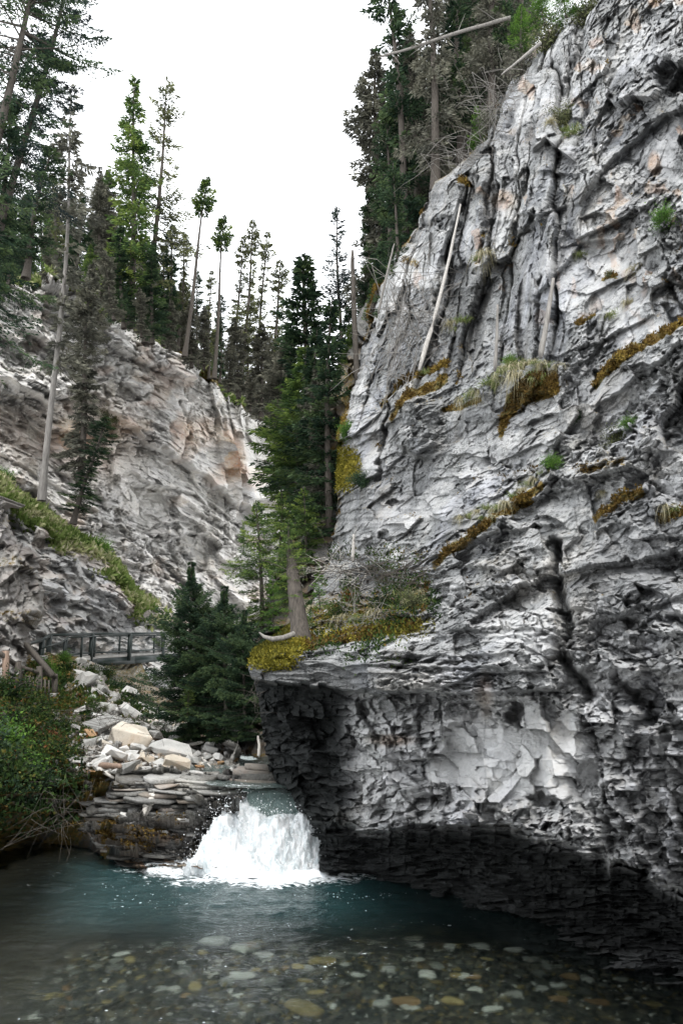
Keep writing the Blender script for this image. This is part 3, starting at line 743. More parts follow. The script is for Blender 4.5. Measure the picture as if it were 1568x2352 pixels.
def on_talus(px, py):
    j = int(np.clip(np.searchsorted(TPX[0], px), 0, TPX.shape[1] - 1)); i = int(np.clip(np.searchsorted(TPY[:, j], py), 0, len(TPY) - 1))
    return Vector(TW[i, j].tolist())
def on_sheet(PX, PY, W_, px, py):
    j = int(np.clip(np.searchsorted(PX[0], px), 0, PX.shape[1] - 1)); i = int(np.clip(np.searchsorted(PY[:, j], py), 0, len(PY) - 1))
    return Vector(W_[i, j].tolist())

# ---- forest floor plateau reaching the horizon -------------------------------
def forest_floor():
    n = 90
    r = np.concatenate([np.linspace(0, 1, n) ** 2.2 * 900])
    xs = np.concatenate([-r[::-1], r[1:]])
    yy = np.linspace(0, 1, 60) ** 2 * 900 + 96
    X, Y = np.meshgrid(xs, yy)
    Z = 20 + .02 * (Y - 96) + 2.5 * fbm(X * .02, Y * .02, 3, 3)
    Z = np.where(Y < 98, Z, Z)
    tag(mesh_obj('forest_ground', np.stack([X, Y, Z], -1).reshape(-1, 3), grid_faces(*X.shape), plain_mat('forest_floor', (.03, .03, .015), (.09, .08, .04), .5, .9)), kind='structure')
forest_floor()

# ------------------------------------------------------------------ water and riverbed
def bed_z(X, Y):
    deep = sstep(11.5, 14.5, Y)
    return -.30 - 1.3 * deep - 2.0 * sstep(3.6, 5.4, -X + .2 * (13 - Y)) + .06 * sstep(1, 4, X)  # left side dropped low to turn the water there dark
def riverbed():
    X, Y = np.meshgrid(np.linspace(-14, 12, 420), np.linspace(2, 27, 440))
    Z = bed_z(X, Y)
    f1, i1, _ = facet(X, Y, .26, .22, 621, .4, 0, False); f2, i2, _ = facet(X, Y, .11, .1, 631, .4, 0, False)
    Z = Z + .035 * f1 + .02 * f2
    b = NB('gravel_bed')
    v1 = b.vor(5, None, 'F1', 'Color'); vd = b.vor(5); v2 = b.vor(14, None, 'F1', 'Color'); vd2 = b.vor(14)
    c = b.ramp(b.sep(v1)[0], [(.0, (.025, .027, .024)), (.5, (.07, .068, .055)), (.8, (.12, .11, .08)), (.95, (.20, .15, .07))])
    c2 = b.ramp(b.sep(v2)[0], [(.0, (.015, .016, .014)), (.6, (.06, .055, .045)), (.95, (.18, .15, .1))])
    c = b.mix(b.ramp(vd, [(.35, 0.), (.5, 1.)]), c, c2); c = b.mix(.35, c, (.01, .012, .01))
    m = b.done(b.bsdf(c, .8, b.bump(vd, .6, .05), .3))
    tag(mesh_obj('riverbed', np.stack([X, Y, Z], -1).reshape(-1, 3), grid_faces(*X.shape), m), kind='structure')
riverbed()

def water_mat(name, body, amt, foam_on=True):
    b = NB(name)
    vec = b.mapping((1., 1.9, 1), (0, 0, .12))
    n1 = b.noise(1.6, 5, .55, vec, .8); n2 = b.noise(7, 6, .65, vec, 1.2)
    h = b.math('ADD', b.math('MULTIPLY', n1, .8), b.math('MULTIPLY', n2, .55))
    nrm = b.bump(h, .32, .10)
    nrf = b.bump(h, .15, .10)
    fr = b.n.new('ShaderNodeFresnel'); fr.inputs[0].default_value = 1.33; b.l.new(nrm, fr.inputs['Normal'])
    gl = b.n.new('ShaderNodeBsdfGlossy'); gl.inputs['Roughness'].default_value = .06; b.l.new(nrm, gl.inputs['Normal'])
    tr = b.n.new('ShaderNodeBsdfRefraction'); tr.inputs['IOR'].default_value = 1.33; tr.inputs['Roughness'].default_value = 0.; b.l.new(nrf, tr.inputs['Normal']); tr.inputs[0].default_value = (.86, .94, .91, 1)
    df = b.bsdf(body, .5, nrm, .2)
    deep = b.attr('deep')
    inner = b.mixsh(b.math('MULTIPLY', deep, amt, True), tr.outputs[0], df)
    sh = b.mixsh(fr.outputs[0], inner, gl.outputs[0])
    foam = b.attr('foam')
    fn = b.noise(5, 9, .72, b.mapping((1, 1.6, 1)), 1.2)
    ff = b.ramp(b.math('ADD', foam, b.math('MULTIPLY', b.math('SUBTRACT', fn, .5), 1.9)), [(.46, 0.), (.66, 1.)])
    fs = b.bsdf((.80, .84, .86), .6, b.bump(fn, .6, .08), .3)
    return b.done(b.mixsh(ff, sh, fs))
M['water'] = water_mat('river_water', (.015, .047, .049), .9)

def pool():
    X, Y = np.meshgrid(np.linspace(-14, 12, 700), np.concatenate([np.linspace(2, 18.5, 620), np.linspace(18.6, 26, 60)]))
    rip = .013 * fbm(X * 1.1 + .2 * Y, Y * 1.9, 3, 5, .55)
    rip2 = .035 * abs(fbm(X * .7, Y * 1.2, 23, 3)) * sstep(12, 16, Y)
    dist = np.hypot((X + 1.5) / 1.5, (Y - 16.7) / 1.05)
    foam = 1.45 - dist * .62
    foam = foam + .18 * fbm(X * .8, Y * 2.2, 5, 3)
    foam = np.clip(foam, 0, 1.1)
    foam = np.maximum(foam, .20 * sstep(13, 15.5, Y) * sstep(-4, -3, X))
    # loose bubbles drifting down the pool, ripple sparkle painted in as white bits
    foam = np.maximum(foam, .15 + .08 * fbm(X * .5, Y * .8, 15, 3))
    Z = rip + rip2 + .10 * np.clip(foam, 0, 1) * abs(fbm(X * 2.2, Y * 2.2, 33, 4))
    deep = (sstep(11.6, 14.4, Y + .35 * fbm(X * .5, Y * .5, 41, 3)) * .86 + .04) * (1 - .93 * sstep(3.9, 5.4, -X + .25 * (14 - Y))) * (1 - .65 * sstep(-.2, 1.6, X))  # teal thinned at both sides, painting in reflections of dark bank and cave
    tag(mesh_obj('river_pool', np.stack([X, Y, Z], -1).reshape(-1, 3), grid_faces(*X.shape)[:, ::-1], M['water'], smooth=True, attrs={'deep': deep.ravel(), 'foam': foam.ravel()}), kind='structure')
pool()

def upper_river():
    u = np.linspace(0, 1, 160)[None, :]; v = np.linspace(0, 1, 240)[:, None]
    py = 1720 + (1808 - 1720) * v; xl = np.interp(py, [1720, 1745, 1762, 1790, 1808], [500, 470, 420, 440, 490]); xr = np.interp(py, [1720, 1808], [700, 790])
    px = xl + (xr - xl) * u
    up = 1176 - py; ratio = (up * CP + F * SP) / (F * CP - up * SP)
    z = 1.46; Y = (z - CAMZ) / ratio
    W = P(px, py, Y)
    W[..., 2] += .03 * fbm(W[..., 0] * 1.5, W[..., 1] * 1.5, 3, 4)
    foam = .12 + .25 * (fbm(W[..., 0], W[..., 1], 8, 3) > .5)
    tag(mesh_obj('upper_river', W.reshape(-1, 3), grid_faces(240, 160), M['water2'], smooth=True, attrs={'deep': np.full(W.shape[:2], .75).ravel(), 'foam': foam.ravel()}), kind='structure')
M['water2'] = water_mat('shallow_stream', (.13, .165, .155), .8)
upper_river()

def falls():
    b = NB('falling_water')
    fm = b.attr('foam')
    n = b.noise(3.2, 9, .7, b.mapping((1.6, 1, .8)), .8); n2 = b.noise(12, 6, .7)
    f = b.ramp(b.math('ADD', fm, b.math('MULTIPLY', b.math('SUBTRACT', n, .5), 1.1)), [(.42, 0.), (.62, 1.)])
    white = b.bsdf(b.ramp(b.math('ADD', b.math('MULTIPLY', b.noise(3.4, 7, .65, b.mapping((2.4, .8, .5)), .6), .7), b.math('MULTIPLY', n2, .3)), [(.28, (.36, .45, .48)), (.42, (.60, .66, .68)), (.56, (.80, .82, .83))]), .55, b.bump(b.math('ADD', n, n2), .8, .10), .3)
    smooth = b.bsdf(b.ramp(n, [(.3, (.10, .13, .12)), (.6, (.20, .27, .26)), (.8, (.36, .46, .45))]), .15, b.bump(n, .5, .08), .5)
    al = b.attr('alpha'); aa_ = b.ramp(b.math('ADD', al, b.math('MULTIPLY', b.math('SUBTRACT', n2, .5), 1.2)), [(.45, 0.), (.55, 1.)])
    mat = b.done(b.mixsh(aa_, b.n.new('ShaderNodeBsdfTransparent').outputs[0], b.mixsh(f, smooth, white)))
    H, W = 420, 420
    v = np.linspace(0, 1, H)[:, None]; u = np.linspace(0, 1, W)[None, :]
    # flow profile (px left/right, py, Y)
    vy = [0, .12, .25, .4, .6, .8, 1.]
    yy = np.interp(v, vy, [1800, 1822, 1850, 1880, 1925, 1970, 2016])
    xl = np.interp(v, vy, [480, 505, 518, 506, 468, 442, 410]); xr = np.interp(v, vy, [780, 770, 760, 750, 765, 775, 790])
    Yd = np.interp(v, vy, [18.6, 17.95, 17.6, 17.3, 16.95, 16.65, 16.2])
    px = xl + (xr - xl) * u; py = yy + 0 * u
    Yd = Yd + 0 * u - .5 * np.exp(-((u - .5) / .28) ** 2) * sstep(.1, .6, v)
    Yd = Yd - .42 * (1 - u) ** 2 * sstep(.15, .5, v) * sstep(1.05, .85, v)
    Wd = P(px, py, Yd)
    x = Wd[..., 0]; z = Wd[..., 2]
    turb = sstep(.14, .42, v + .0 * u + .10 * (np.abs(u - .25) > .18))
    smooth_tongue = ell(px + .45 * (py - 1850), py, 648, 1842, 66, 42, .5)
    tb = turb * (1 - .8 * smooth_tongue)
    disp = tb * (.15 * np.abs(fbm(x * 2.4, v * 2.2 + 5 + 0 * x, 5, 4, .55)) + .22 * np.abs(fbm(x * 1.3, z * 1.5 + 5, 5, 4, .5)) + .03 * fbm(x * 7, v * 9 + 0 * x, 6, 3)) * (1 - .35 * sstep(.8, 1, v))
    Wd[..., 1] -= disp * .8; Wd[..., 2] += disp * .62 * (1 - sstep(.85, 1., v) * .8)
    Wd[..., 2] += .05 * tb * vnoise(x * 11, Yd * 11 + z * 9, 9) * (vnoise(x * 7, z * 7, 10) > .25)
    foam = .15 + .85 * sstep(.2, .42, v + .10 * fbm(u * 5, u * 0 + 2.2, 37, 3) + .12 * (u < .22) + 0 * u) - .75 * smooth_tongue + .35 * ell(px, py, 560, 1850, 22, 34, .5)
    foam = foam - .3 * ell(px, py, 690, 1880, 26, 40, .8) * sstep(1930, 1870, py)
    edge = np.minimum(u, 1) ; alpha = .42 + sstep(0, .07, u) * 1.2 + 0 * v; alpha = np.where(v < .3, 1., alpha) - .9 * sstep(.93, 1, v)
    tag(mesh_obj('waterfall', Wd.reshape(-1, 3), grid_faces(H, W), mat, smooth=True, attrs={'foam': foam.ravel(), 'alpha': alpha.ravel()}), 'white churning waterfall pouring between the ledge rocks and the dark cliff', 'waterfall')
    # white flecks on the pool: loose foam, and ripple sparkle painted in
    r = np.random.default_rng(15); n = 5200
    x = r.uniform(-5.5, 4.5, n); y = r.uniform(8.2, 16.2, n)
    k = (fbm(x * .7, y * 1.6, 91, 4) + .25 * r.normal(0, 1, n) + .05 * (y - 12) - .10 * np.abs(x + 1.5)) > .74
    x, y = x[k], y[k]; n = len(x); c = np.stack([x, y, np.full(n, .055)], -1)
    an = np.arange(6) / 6 * 6.283; sx = r.gamma(2., .0042, n)[:, None]; sy = sx * r.uniform(.3, .7, (n, 1))
    ring = np.stack([c[:, :1] + np.cos(an) * sx * (1 + .3 * r.normal(0, 1, (n, 6))), c[:, 1:2] + np.sin(an) * sy, np.repeat(c[:, 2:], 6, 1) + r.normal(0, .002, (n, 6))], -1)
    bb = NB('foam'); sm = bb.done(bb.bsdf((.62, .68, .70), .5))
    tag(mesh_obj('foam', ring.reshape(-1, 3), np.arange(n * 6).reshape(n, 6), sm), kind='stuff')
    # spray: droplets thrown off the fall
    r = np.random.default_rng(5); n = 5000
    uu = r.random(n); vv = r.beta(2, 1.6, n)
    i = (vv * (H - 1)).astype(int); j = (uu * (W - 1)).astype(int)
    keep = foam[i, j] > .5; i, j = i[keep], j[keep]; n = len(i)
    c = Wd[i, j] + r.normal(0, 1, (n, 3)) * np.array([.16, .14, .13]) + np.array([0, -.12, .14])
    c = c[c[:, 2] > .02]; n = len(c)
    s = r.gamma(2., .0026, n)[:, None, None]
    o_ = np.array([[1, 0, 0], [-1, 0, 0], [0, 1, 0], [0, -1, 0], [0, 0, 1], [0, 0, -1]], float)
    vv = c[:, None] + o_[None] * s
    base = np.arange(n)[:, None, None] * 6
    ff = np.array([[0, 2, 4], [2, 1, 4], [1, 3, 4], [3, 0, 4], [2, 0, 5], [1, 2, 5], [3, 1, 5], [0, 3, 5]])[None] + base
    bb = NB('spray'); sm = bb.done(bb.bsdf((.86, .88, .9), .5))
    tag(mesh_obj('water_spray', vv.reshape(-1, 3), ff.reshape(-1, 3), sm, smooth=True), kind='stuff')
falls()
# ------------------------------------------------------------------ trees
def tubes(segs, k=5):
    """segs: list of (points (n,3), radii (n)) -> verts, faces"""
    vs, fs, base = [], [], 0
    ang = np.arange(k) / k * 2 * np.pi
    for pts, rad in segs:
        pts = np.asarray(pts, float); n = len(pts)
        t = np.gradient(pts, axis=0); t /= np.linalg.norm(t, axis=1, keepdims=True) + 1e-9
        ref = np.where(np.abs(t[:, 2:3]) > .9, np.array([[1., 0, 0]]), np.array([[0, 0, 1.]]))
        a = np.cross(t, ref); a /= np.linalg.norm(a, axis=1, keepdims=True) + 1e-9; b = np.cross(t, a)
        ring = pts[:, None] + (a[:, None] * np.cos(ang)[None, :, None] + b[:, None] * np.sin(ang)[None, :, None]) * np.asarray(rad)[:, None, None]
        vs.append(ring.reshape(-1, 3))
        i = np.arange((n - 1) * k).reshape(n - 1, k) + base; j = np.roll(i, -1, 1)
        fs.append(np.stack([i, j, j + k, i + k], -1).reshape(-1, 4)); base += n * k
    return np.concatenate(vs), np.concatenate(fs)

def leaves_mesh(c, d, s, ln, wd, tone):
    """blade shaped faces: centre c, direction d, side s"""
    v = np.stack([c, c + d * ln[:, None] * .45 + s * wd[:, None] * .5, c + d * ln[:, None], c + d * ln[:, None] * .45 - s * wd[:, None] * .5], 1)
    n = len(c)
    return v.reshape(-1, 3), np.arange(n * 4).reshape(n, 4), np.repeat(tone, 4)

def norm(a): return a / (np.linalg.norm(a, axis=-1, keepdims=True) + 1e-9)

def conifer(seed, H=20., start=.15, rad=2., nb=150, lpb=60, leaf=.30, droop=.35, trunk_r=.22, shape='cone', gap=.15, dead=.0, tuft=0, bark='bark', leafm='n_dark', fork=False, wl=.27, bare=40):
    r = np.random.default_rng(seed)
    hs = np.linspace(0, H, 14)
    bend = np.stack([.25 * np.sin(hs * .25 + seed) * hs / H, .25 * np.cos(hs * .21 + seed * 2) * hs / H, hs], -1); bend[0, :2] = 0
    trad = trunk_r * (1 - hs / H) ** .8 + .015; trad[0] *= 1.35
    segs = [(bend, trad)]
    tz = np.clip(start + (1 - start) * (1 - (1 - r.random(nb)) ** (1.0)), 0, .995); tz = np.sort(tz)
    cl = fbm(tz * 9, tz * 0 + seed * .37, seed, 3)
    C, Dd, S, L, Wd_, T = [], [], [], [], [], []
    for q in range(nb):
        t = tz[q]; z = t * H
        f = (t - start) / (1 - start)
        if shape == 'cone': prof = (1 - f) ** .8 * (.35 + .65 * min(1, f * 5 + .25)) + .04
        elif shape == 'col': prof = (min(1, (1 - f) * 3.2)) ** .9 * (.7 + .3 * math.sin(f * 9 + seed)) + .04
        else: prof = math.sin(min(1, f * 1.1 + .05) * math.pi) ** .6 * (1 if f < .9 else .6) + .05
        ln = rad * prof * (.55 + .75 * r.random()) * (1 + .35 * cl[q])
        if r.random() < gap: ln *= .4
        az = r.random() * 6.283
        out = np.array([math.cos(az), math.sin(az), 0])
        up0 = .35 * f + .1 - droop * .4 * (1 - f)
        s_ = np.linspace(0, 1, 5)
        base = np.array([np.interp(z, hs, bend[:, 0]), np.interp(z, hs, bend[:, 1]), z])
        pts = base + out * (ln * s_)[:, None] + np.array([0, 0, 1.]) * (ln * (up0 * s_ - droop * s_ ** 1.6 * (1.2 - f) + .22 * s_ ** 4))[:, None]
        segs.append((pts, np.linspace(.012 * (1 + ln), .004, 5) * (H / 20)))
        n = int(1.3 * lpb * (ln / rad + .15) * (1 + .2 * r.normal()))
        if n < 3: continue
        if r.random() < dead: n = int(n * .15)
        u = r.random(n) ** .75; u = .12 + .88 * u
        side = np.cross(out, [0, 0, 1.])
        sd = r.normal(0, 1, n) * .20 * ln * (1.15 - u) + r.normal(0, .04, n)
        p = np.stack([np.interp(u, s_, pts[:, k]) for k in range(3)], -1) + side * sd[:, None]
        p[:, 2] -= np.abs(sd) * .35 + r.random(n) * .12 * (1 if droop > .2 else .4)
        dirv = norm(out * .7 + side * np.sign(sd)[:, None] * .8 + np.array([0, 0, -1.]) * (droop * 1.2 * r.random(n) + .1 * r.normal(0, 1, n))[:, None] + r.normal(0, .25, (n, 3)))
        sv = norm(np.cross(dirv, r.normal(0, 1, (n, 3))))
        C.append(p); Dd.append(dirv); S.append(sv); L.append(leaf * (.6 + .8 * r.random(n))); Wd_.append(leaf * wl * (.6 + .8 * r.random(n)))
        T.append(np.clip(.45 + .22 * r.normal() + .12 * r.normal(0, 1, n) + .18 * (u - .5), 0, 1))
    for q in range(bare):                       # bare dead twigs below the crown
        t = r.uniform(.03, max(start, .08) + .1); z = t * H; az = r.random() * 6.283; ln = rad * r.uniform(.15, .6)
        out = np.array([math.cos(az), math.sin(az), 0]); base = np.array([np.interp(z, hs, bend[:, 0]), np.interp(z, hs, bend[:, 1]), z])
        s_ = np.linspace(0, 1, 4); pts = base + out * (ln * s_)[:, None] + np.array([0, 0, 1.]) * (ln * (-.45 * s_ ** 1.4))[:, None] + r.normal(0, .03, (4, 3)) * s_[:, None]
        segs.append((pts, np.linspace(.014, .005, 4)))
    tv, tf = tubes(segs[:1], 9); bv, bf = tubes(segs[1:], 3)
    v = np.concatenate([tv, bv]); f = np.concatenate([tf, bf + len(tv)])
    lv, lf, lt = leaves_mesh(np.concatenate(C), np.concatenate(Dd), np.concatenate(S), np.concatenate(L), np.concatenate(Wd_), np.concatenate(T))
    root = empty('spruce_tree')
    tk = mesh_obj('trunk', v, f, M[bark], root, smooth=True)
    cr = mesh_obj('crown', lv, lf, M[leafm], root, attrs={'tone': lt})
    root['h'] = H
    return root

PROT = {}
def proto(key, **k):
    k.setdefault('seed', len(PROT) + 3)
    PROT[key] = (k,)
    PROT[key] = [conifer(**k), False]

proto('full', rad=2.3, nb=230, lpb=85, start=.06, leafm='n_green', gap=.1)
proto('full_dark', rad=2.0, nb=230, lpb=85, start=.05, leafm='n_dark', gap=.1)
proto('light', rad=2.4, nb=150, lpb=55, start=.2, leafm='n_olive', gap=.3, shape='col', dead=.15)
proto('narrow', rad=1.25, nb=150, lpb=48, start=.22, leafm='n_olive', gap=.25, shape='col')
proto('narrow_dark', rad=1.3, nb=170, lpb=60, start=.12, leafm='n_dark', gap=.2, shape='col')
proto('grey', rad=1.35, nb=260, lpb=80, start=.08, leafm='n_grey', gap=.2, shape='col', droop=.6)
proto('grey_thin', trunk_r=.115, rad=1.0, nb=110, lpb=40, start=.3, leafm='n_grey', gap=.3, shape='col', droop=.5, bark='pale_bark')
proto('tuft', rad=1.05, nb=60, lpb=75, start=.78, leafm='n_green', gap=.1, shape='oval', bare=120)
proto('open', rad=2.0, nb=90, lpb=70, start=.42, leafm='n_blue', gap=.2, shape='cone', droop=.1, bare=60)
proto('tall_dark', rad=1.9, nb=165, lpb=80, start=.1, leafm='n_dark', gap=.35, shape='col', droop=.4, trunk_r=.24)
proto('tall_grey', rad=1.7, nb=165, lpb=70, start=.12, leafm='n_grey', gap=.2, shape='col', droop=.5, trunk_r=.24)
proto('big_near', rad=3.8, nb=210, lpb=260, start=.05, leaf=.17, leafm='n_dark', gap=.25, shape='col', droop=.30, trunk_r=.27, wl=.3, bare=30)
proto('big_near_open', rad=3.2, nb=130, lpb=230, start=.2, leaf=.17, leafm='n_blue', gap=.3, shape='col', droop=.35, trunk_r=.2, wl=.3, bare=40)
proto('young', H=8., rad=1.7, nb=130, lpb=90, start=.02, leafm='n_bright', gap=.05, leaf=.15, trunk_r=.08, bare=0)
proto('low_dark', H=8., rad=1.9, nb=330, lpb=260, start=.0, leafm='n_dark', gap=.3, leaf=.13, trunk_r=.1, droop=.3, bare=0, shape='oval')
proto('low_olive', H=8., rad=1.6, nb=300, lpb=200, start=.0, leafm='n_olive', gap=.25, leaf=.12, trunk_r=.09, droop=.3, bare=0, shape='oval')
proto('low_green', H=8., rad=1.9, nb=180, lpb=110, start=.12, leafm='n_green', gap=.15, leaf=.13, trunk_r=.1, droop=.45, bare=10)

def tree(key, base, top, Y, label, group=None, wide=1., Yt=None, spin=None, cat='tree', name='spruce_tree'):
    """base and top given as layout positions at distance Y (Y may also be a world point for the base)"""
    b0 = V(*base, Y); t0 = V(*top, Yt or b0.y)
    p = PROT[key]
    root = p[0]
    if p[1]:
        root = p[0].copy(); col.objects.link(root)
        for ch in p[0].children:
            c = ch.copy(); col.objects.link(c); c.parent = root
    p[1] = True
    root.name = name
    d = t0 - b0; s = d.length / root['h']
    q = Vector((0, 0, 1)).rotation_difference(d.normalized())
    root.rotation_mode = 'QUATERNION'
    root.rotation_quaternion = q @ Quaternion((0, 0, 1), spin if spin is not None else random.random() * 6.28)
    root.scale = (s * wide, s * wide, s)
    root.location = b0
    for k in ('label', 'category', 'group'):
        if k in root: del root[k]
    tag(root, label, cat, group)
    return root

RIM = 'conifers along the rim of the far left cliff'
# big foreground trees at the far left
tree('big_near', (-130, 820), (118, -190), 25, 'large dark leaning spruce running from the left edge out of the top of the photo', wide=.9)
tree('big_near_open', (-10, 560), (190, -160), 27, 'thinner leaning spruce with open blue-green boughs, crossing the big dark trunk, top left', wide=1.)
tree('tall_dark', (-30, 620), (42, 230), 27, 'dense blackish spruce hanging in front of the left cliff rim at the left edge', wide=1.5)
tree('tall_dark', (60, 640), (110, 330), 33, 'dark shaggy spruce with a gappy crown beside the leaning trunks, above the pale rock shoulder', wide=1.9)
tree('big_near', (-110, 900), (-30, 560), 24, 'drooping dark evergreen boughs over the bluish part of the left cliff', wide=.9)
# leaning pale trunks in front of the far cliff
tree('grey_thin', (96, 1150), (182, 190), 37, 'tall pale bare trunk leaning before the far cliff, few thin tufts on top', wide=1.1)
tree('grey', (185, 1110), (215, 600), 41, 'grey lichen-hung spruce clinging to the far cliff beside the tall leaning pale trunk', wide=1.25)
tree('narrow_dark', (168, 1204), (240, 955), 38, 'small slanting pale-trunked spruce with dark boughs in front of the orange-stained cliff', wide=2.2)
tree('grey', (262, 735), (232, 560), 47, 'short grey half-dead spruce between the pale trunk and the tall bright green spruce', RIM, 1.5)
# rim trees
rim = [('full', (300, 752), (316, 178), 52, 'tallest bright green dense spruce standing on the left cliff rim', 1.05),
       ('light', (335, 790), (386, 182), 55, 'tall light olive feathery conifer just beside the tallest green spruce', .92),
       ('grey', (228, 690), (232, 380), 54, 'thin grey spruce tip poking up just before the tallest green spruce', 1.),
       ('grey', (255, 715), (247, 388), 56, 'slim greyish spruce touching the flank of the tallest green spruce', 1.3),
       ('full_dark', (285, 755), (272, 520), 50, 'dark low spruce at the foot of the tallest green spruce', 1.7),
       ('full_dark', (350, 790), (350, 560), 51, 'dark bushy spruce under the light olive conifer', 1.6),
       ('narrow_dark', (385, 800), (402, 512), 58, 'slim dark spruce rising from the rim behind the light olive conifer', 1.3),
       ('narrow_dark', (375, 795), (380, 560), 60, 'short dark spruce close against the slim dark spruce', 1.4),
       ('narrow', (408, 805), (430, 535), 60, 'thin olive spruce standing left of the leaning tufted pole tree', 1.2),
       ('tuft', (424, 820), (479, 408), 56, 'leaning pole-like spruce, bare except for a round green tuft at its top', 1.),
       ('tuft', (492, 870), (517, 496), 60, 'straight bare-stemmed spruce with a small pointed green tuft, second pole tree on the rim', 1.),
       ('narrow', (528, 890), (560, 545), 64, 'slim spruce leaning slightly with a ragged olive crown, first of the close trio', .9),
       ('narrow', (548, 910), (587, 508), 63, 'tallest of the close trio of slim olive spruces on the rim', 1.),
       ('narrow', (588, 930), (611, 528), 66, 'thin sparse spruce, last of the close trio of slim olive spruces', .85),
       ('narrow', (612, 950), (648, 602), 66, 'scraggy olive spruce with loose branch ends between the trio and the dense dark spruce', 1.3),
       ('grey', (440, 845), (438, 690), 57, 'low grey bushy spruce at the foot of the leaning tufted pole tree', 1.9),
       ('grey', (468, 850), (470, 700), 60, 'low grey spruce between the two pole trees', 1.6),
       ('narrow_dark', (505, 880), (512, 675), 68, 'small dark spruce right behind the straight pole tree', 1.2),
       ('grey', (548, 915), (540, 730), 62, 'grey twiggy spruce below the close trio', 1.8),
       ('narrow', (570, 925), (572, 680), 70, 'pale thin spruce showing between the stems of the close trio', 1.3),
       ('grey', (600, 965), (600, 745), 64, 'grey broad spruce right at the lip where the far cliff ends', 1.9),
       ('grey', (640, 985), (632, 790), 66, 'lowest grey spruce on the rim, just above the end of the far cliff', 2.0),
       ('narrow_dark', (455, 845), (450, 620), 66, 'thin dark spruce seen through the gap behind the leaning tufted pole tree', 1.1),
       ('grey', (325, 775), (322, 660), 49, 'grey shrubby spruce leaning out from the rim below the tall green spruce', 1.8),
       ('grey', (390, 805), (395, 690), 52, 'squat grey spruce on the rim above the smooth pale cliff', 1.8),
       ('narrow', (480, 870), (482, 620), 70, 'faint slender spruce behind the pair of pole trees', 1.),
       ('full_dark', (170, 660), (195, 440), 52, 'dark spruce filling the space left of the grey spruce tips', 1.5),
       ('narrow', (130, 650), (124, 400), 56, 'light green slim spruce glowing behind the dark leaning boughs', 1.3),
       ('young', (98, 650), (100, 405), 60, 'bright green background spruce behind the shaggy dark one', 1.0),
       ('narrow_dark', (60, 650), (62, 440), 58, 'dark background spruce near the left edge above the rock shoulder', 1.6),
       ('full_dark', (150, 655), (156, 500), 60, 'short dark spruce deep in the wood above the rock shoulder', 1.7),
       ('full', (205, 690), (206, 560), 50, 'low green spruce at the rim where the pale trunk crosses it', 1.7),
       ('grey', (110, 650), (112, 520), 53, 'grey spruce low in the wood above the rock shoulder', 1.6),
       ('full_dark', (20, 655), (22, 470), 50, 'dark spruce behind the blackish hanging one at the left edge', 1.6),
       ('full_dark', (240, 715), (262, 590), 62, 'small dark spruce deep behind the short grey half-dead spruce', 1.8),
       ('grey', (415, 815), (418, 640), 70, 'hazy grey spruce deep between the slim dark and thin olive spruces', 1.8),
       ('grey', (525, 900), (530, 790), 58, 'shortest grey bush-like spruce on the rim beneath the straight pole tree', 2.2),
       ('grey', (575, 945), (580, 850), 60, 'small grey spruce hanging over the lip under the close trio', 2.2)]
for k, b_, t_, Y, lb, w in rim: tree(k, b_, t_, Y, lb, RIM, w)
for i in range(48):                                # the wood further back on the far plateau
    x = random.uniform(20, 690); yb = np.interp(x, FTOP_X, FTOP_Y) + random.uniform(4, 20)
    hgt = random.uniform(110, 230)
    tree(random.choice(['grey', 'narrow_dark', 'narrow', 'grey', 'full_dark']), (x, yb), (x + random.uniform(-8, 14), yb - hgt), random.uniform(76, 100),
         'slim spruce in the wood behind the rim trees of the far left cliff', 'background spruces of the far wood', random.uniform(.9, 1.5))
# centre trees
tree('full_dark', (700, 1180), (712, 592), 40, 'dense dark green spruce in the middle of the gorge, narrow top against the sky', wide=1.9)
tree('full_dark', (757, 1305), (755, 690), 31, 'tall spruce with a long bare grey trunk standing beside the mossy wall in the gorge', wide=1.35)
tree('full', (690, 1290), (690, 800), 36, 'broad mid green spruce filling the gorge in front of the dense dark one', wide=2.0)
tree('grey', (655, 1120), (652, 800), 42, 'drooping grey spruce in front of the very end of the far cliff', wide=1.9)
tree('full_dark', (722, 1250), (722, 760), 34, 'thick dark spruce between the bare grey trunk and the broad mid green one', wide=1.6)
tree('full_dark', (800, 1000), (795, 700), 37, 'dark spruce low in the gap just before the snag', wide=1.6)
tree('low_green', (640, 1330), (640, 1130), 31, 'light green spruce boughs low against the foot of the far cliff', wide=1.5)
tree('grey', (668, 1170), (664, 740), 44, 'grey thin-needled spruce between the far cliff end and the dense dark spruce', wide=1.3)
tree('grey', (735, 1180), (728, 850), 33, 'greyish dead-twigged spruce against the mossy gorge wall', wide=1.5)
tree('low_green', (700, 1330), (700, 1120), 30, 'low light green spruce boughs above the thick stump', wide=1.4)
tree('open', (788, 900), (773, 475), 42, 'lone blue-green spruce with level open branches between the dark gorge spruce and the snag', wide=1.0)
tree('low_green', (602, 1490), (598, 1150), 29, 'green spruce with drooping dead lower branches in front of the pale far cliff', wide=1.25)
tree('low_dark', (436, 1690), (434, 1290), 25, 'very dark dense evergreen hiding the end of the boardwalk', wide=1.05)
tree('low_dark', (488, 1700), (452, 1420), 25.5, 'lower blackish evergreen swelling out beside the very dark dense one', wide=1.1)
tree('low_dark', (522, 1690), (512, 1345), 24, 'blackish shaggy evergreen between the very dark one and the prow of the cliff', wide=1.1)
tree('low_dark', (565, 1690), (560, 1400), 22.5, 'dusky shaggy evergreen right beside the yellow moss mound', wide=1.05)
tree('low_green', (430, 1650), (438, 1560), 24, 'small green sapling at the foot of the very dark evergreen', wide=1.2)
tree('low_green', (668, 1420), (670, 1190), 16.6, 'green boughs hanging over the top of the thick trunk on the moss', wide=1.2)
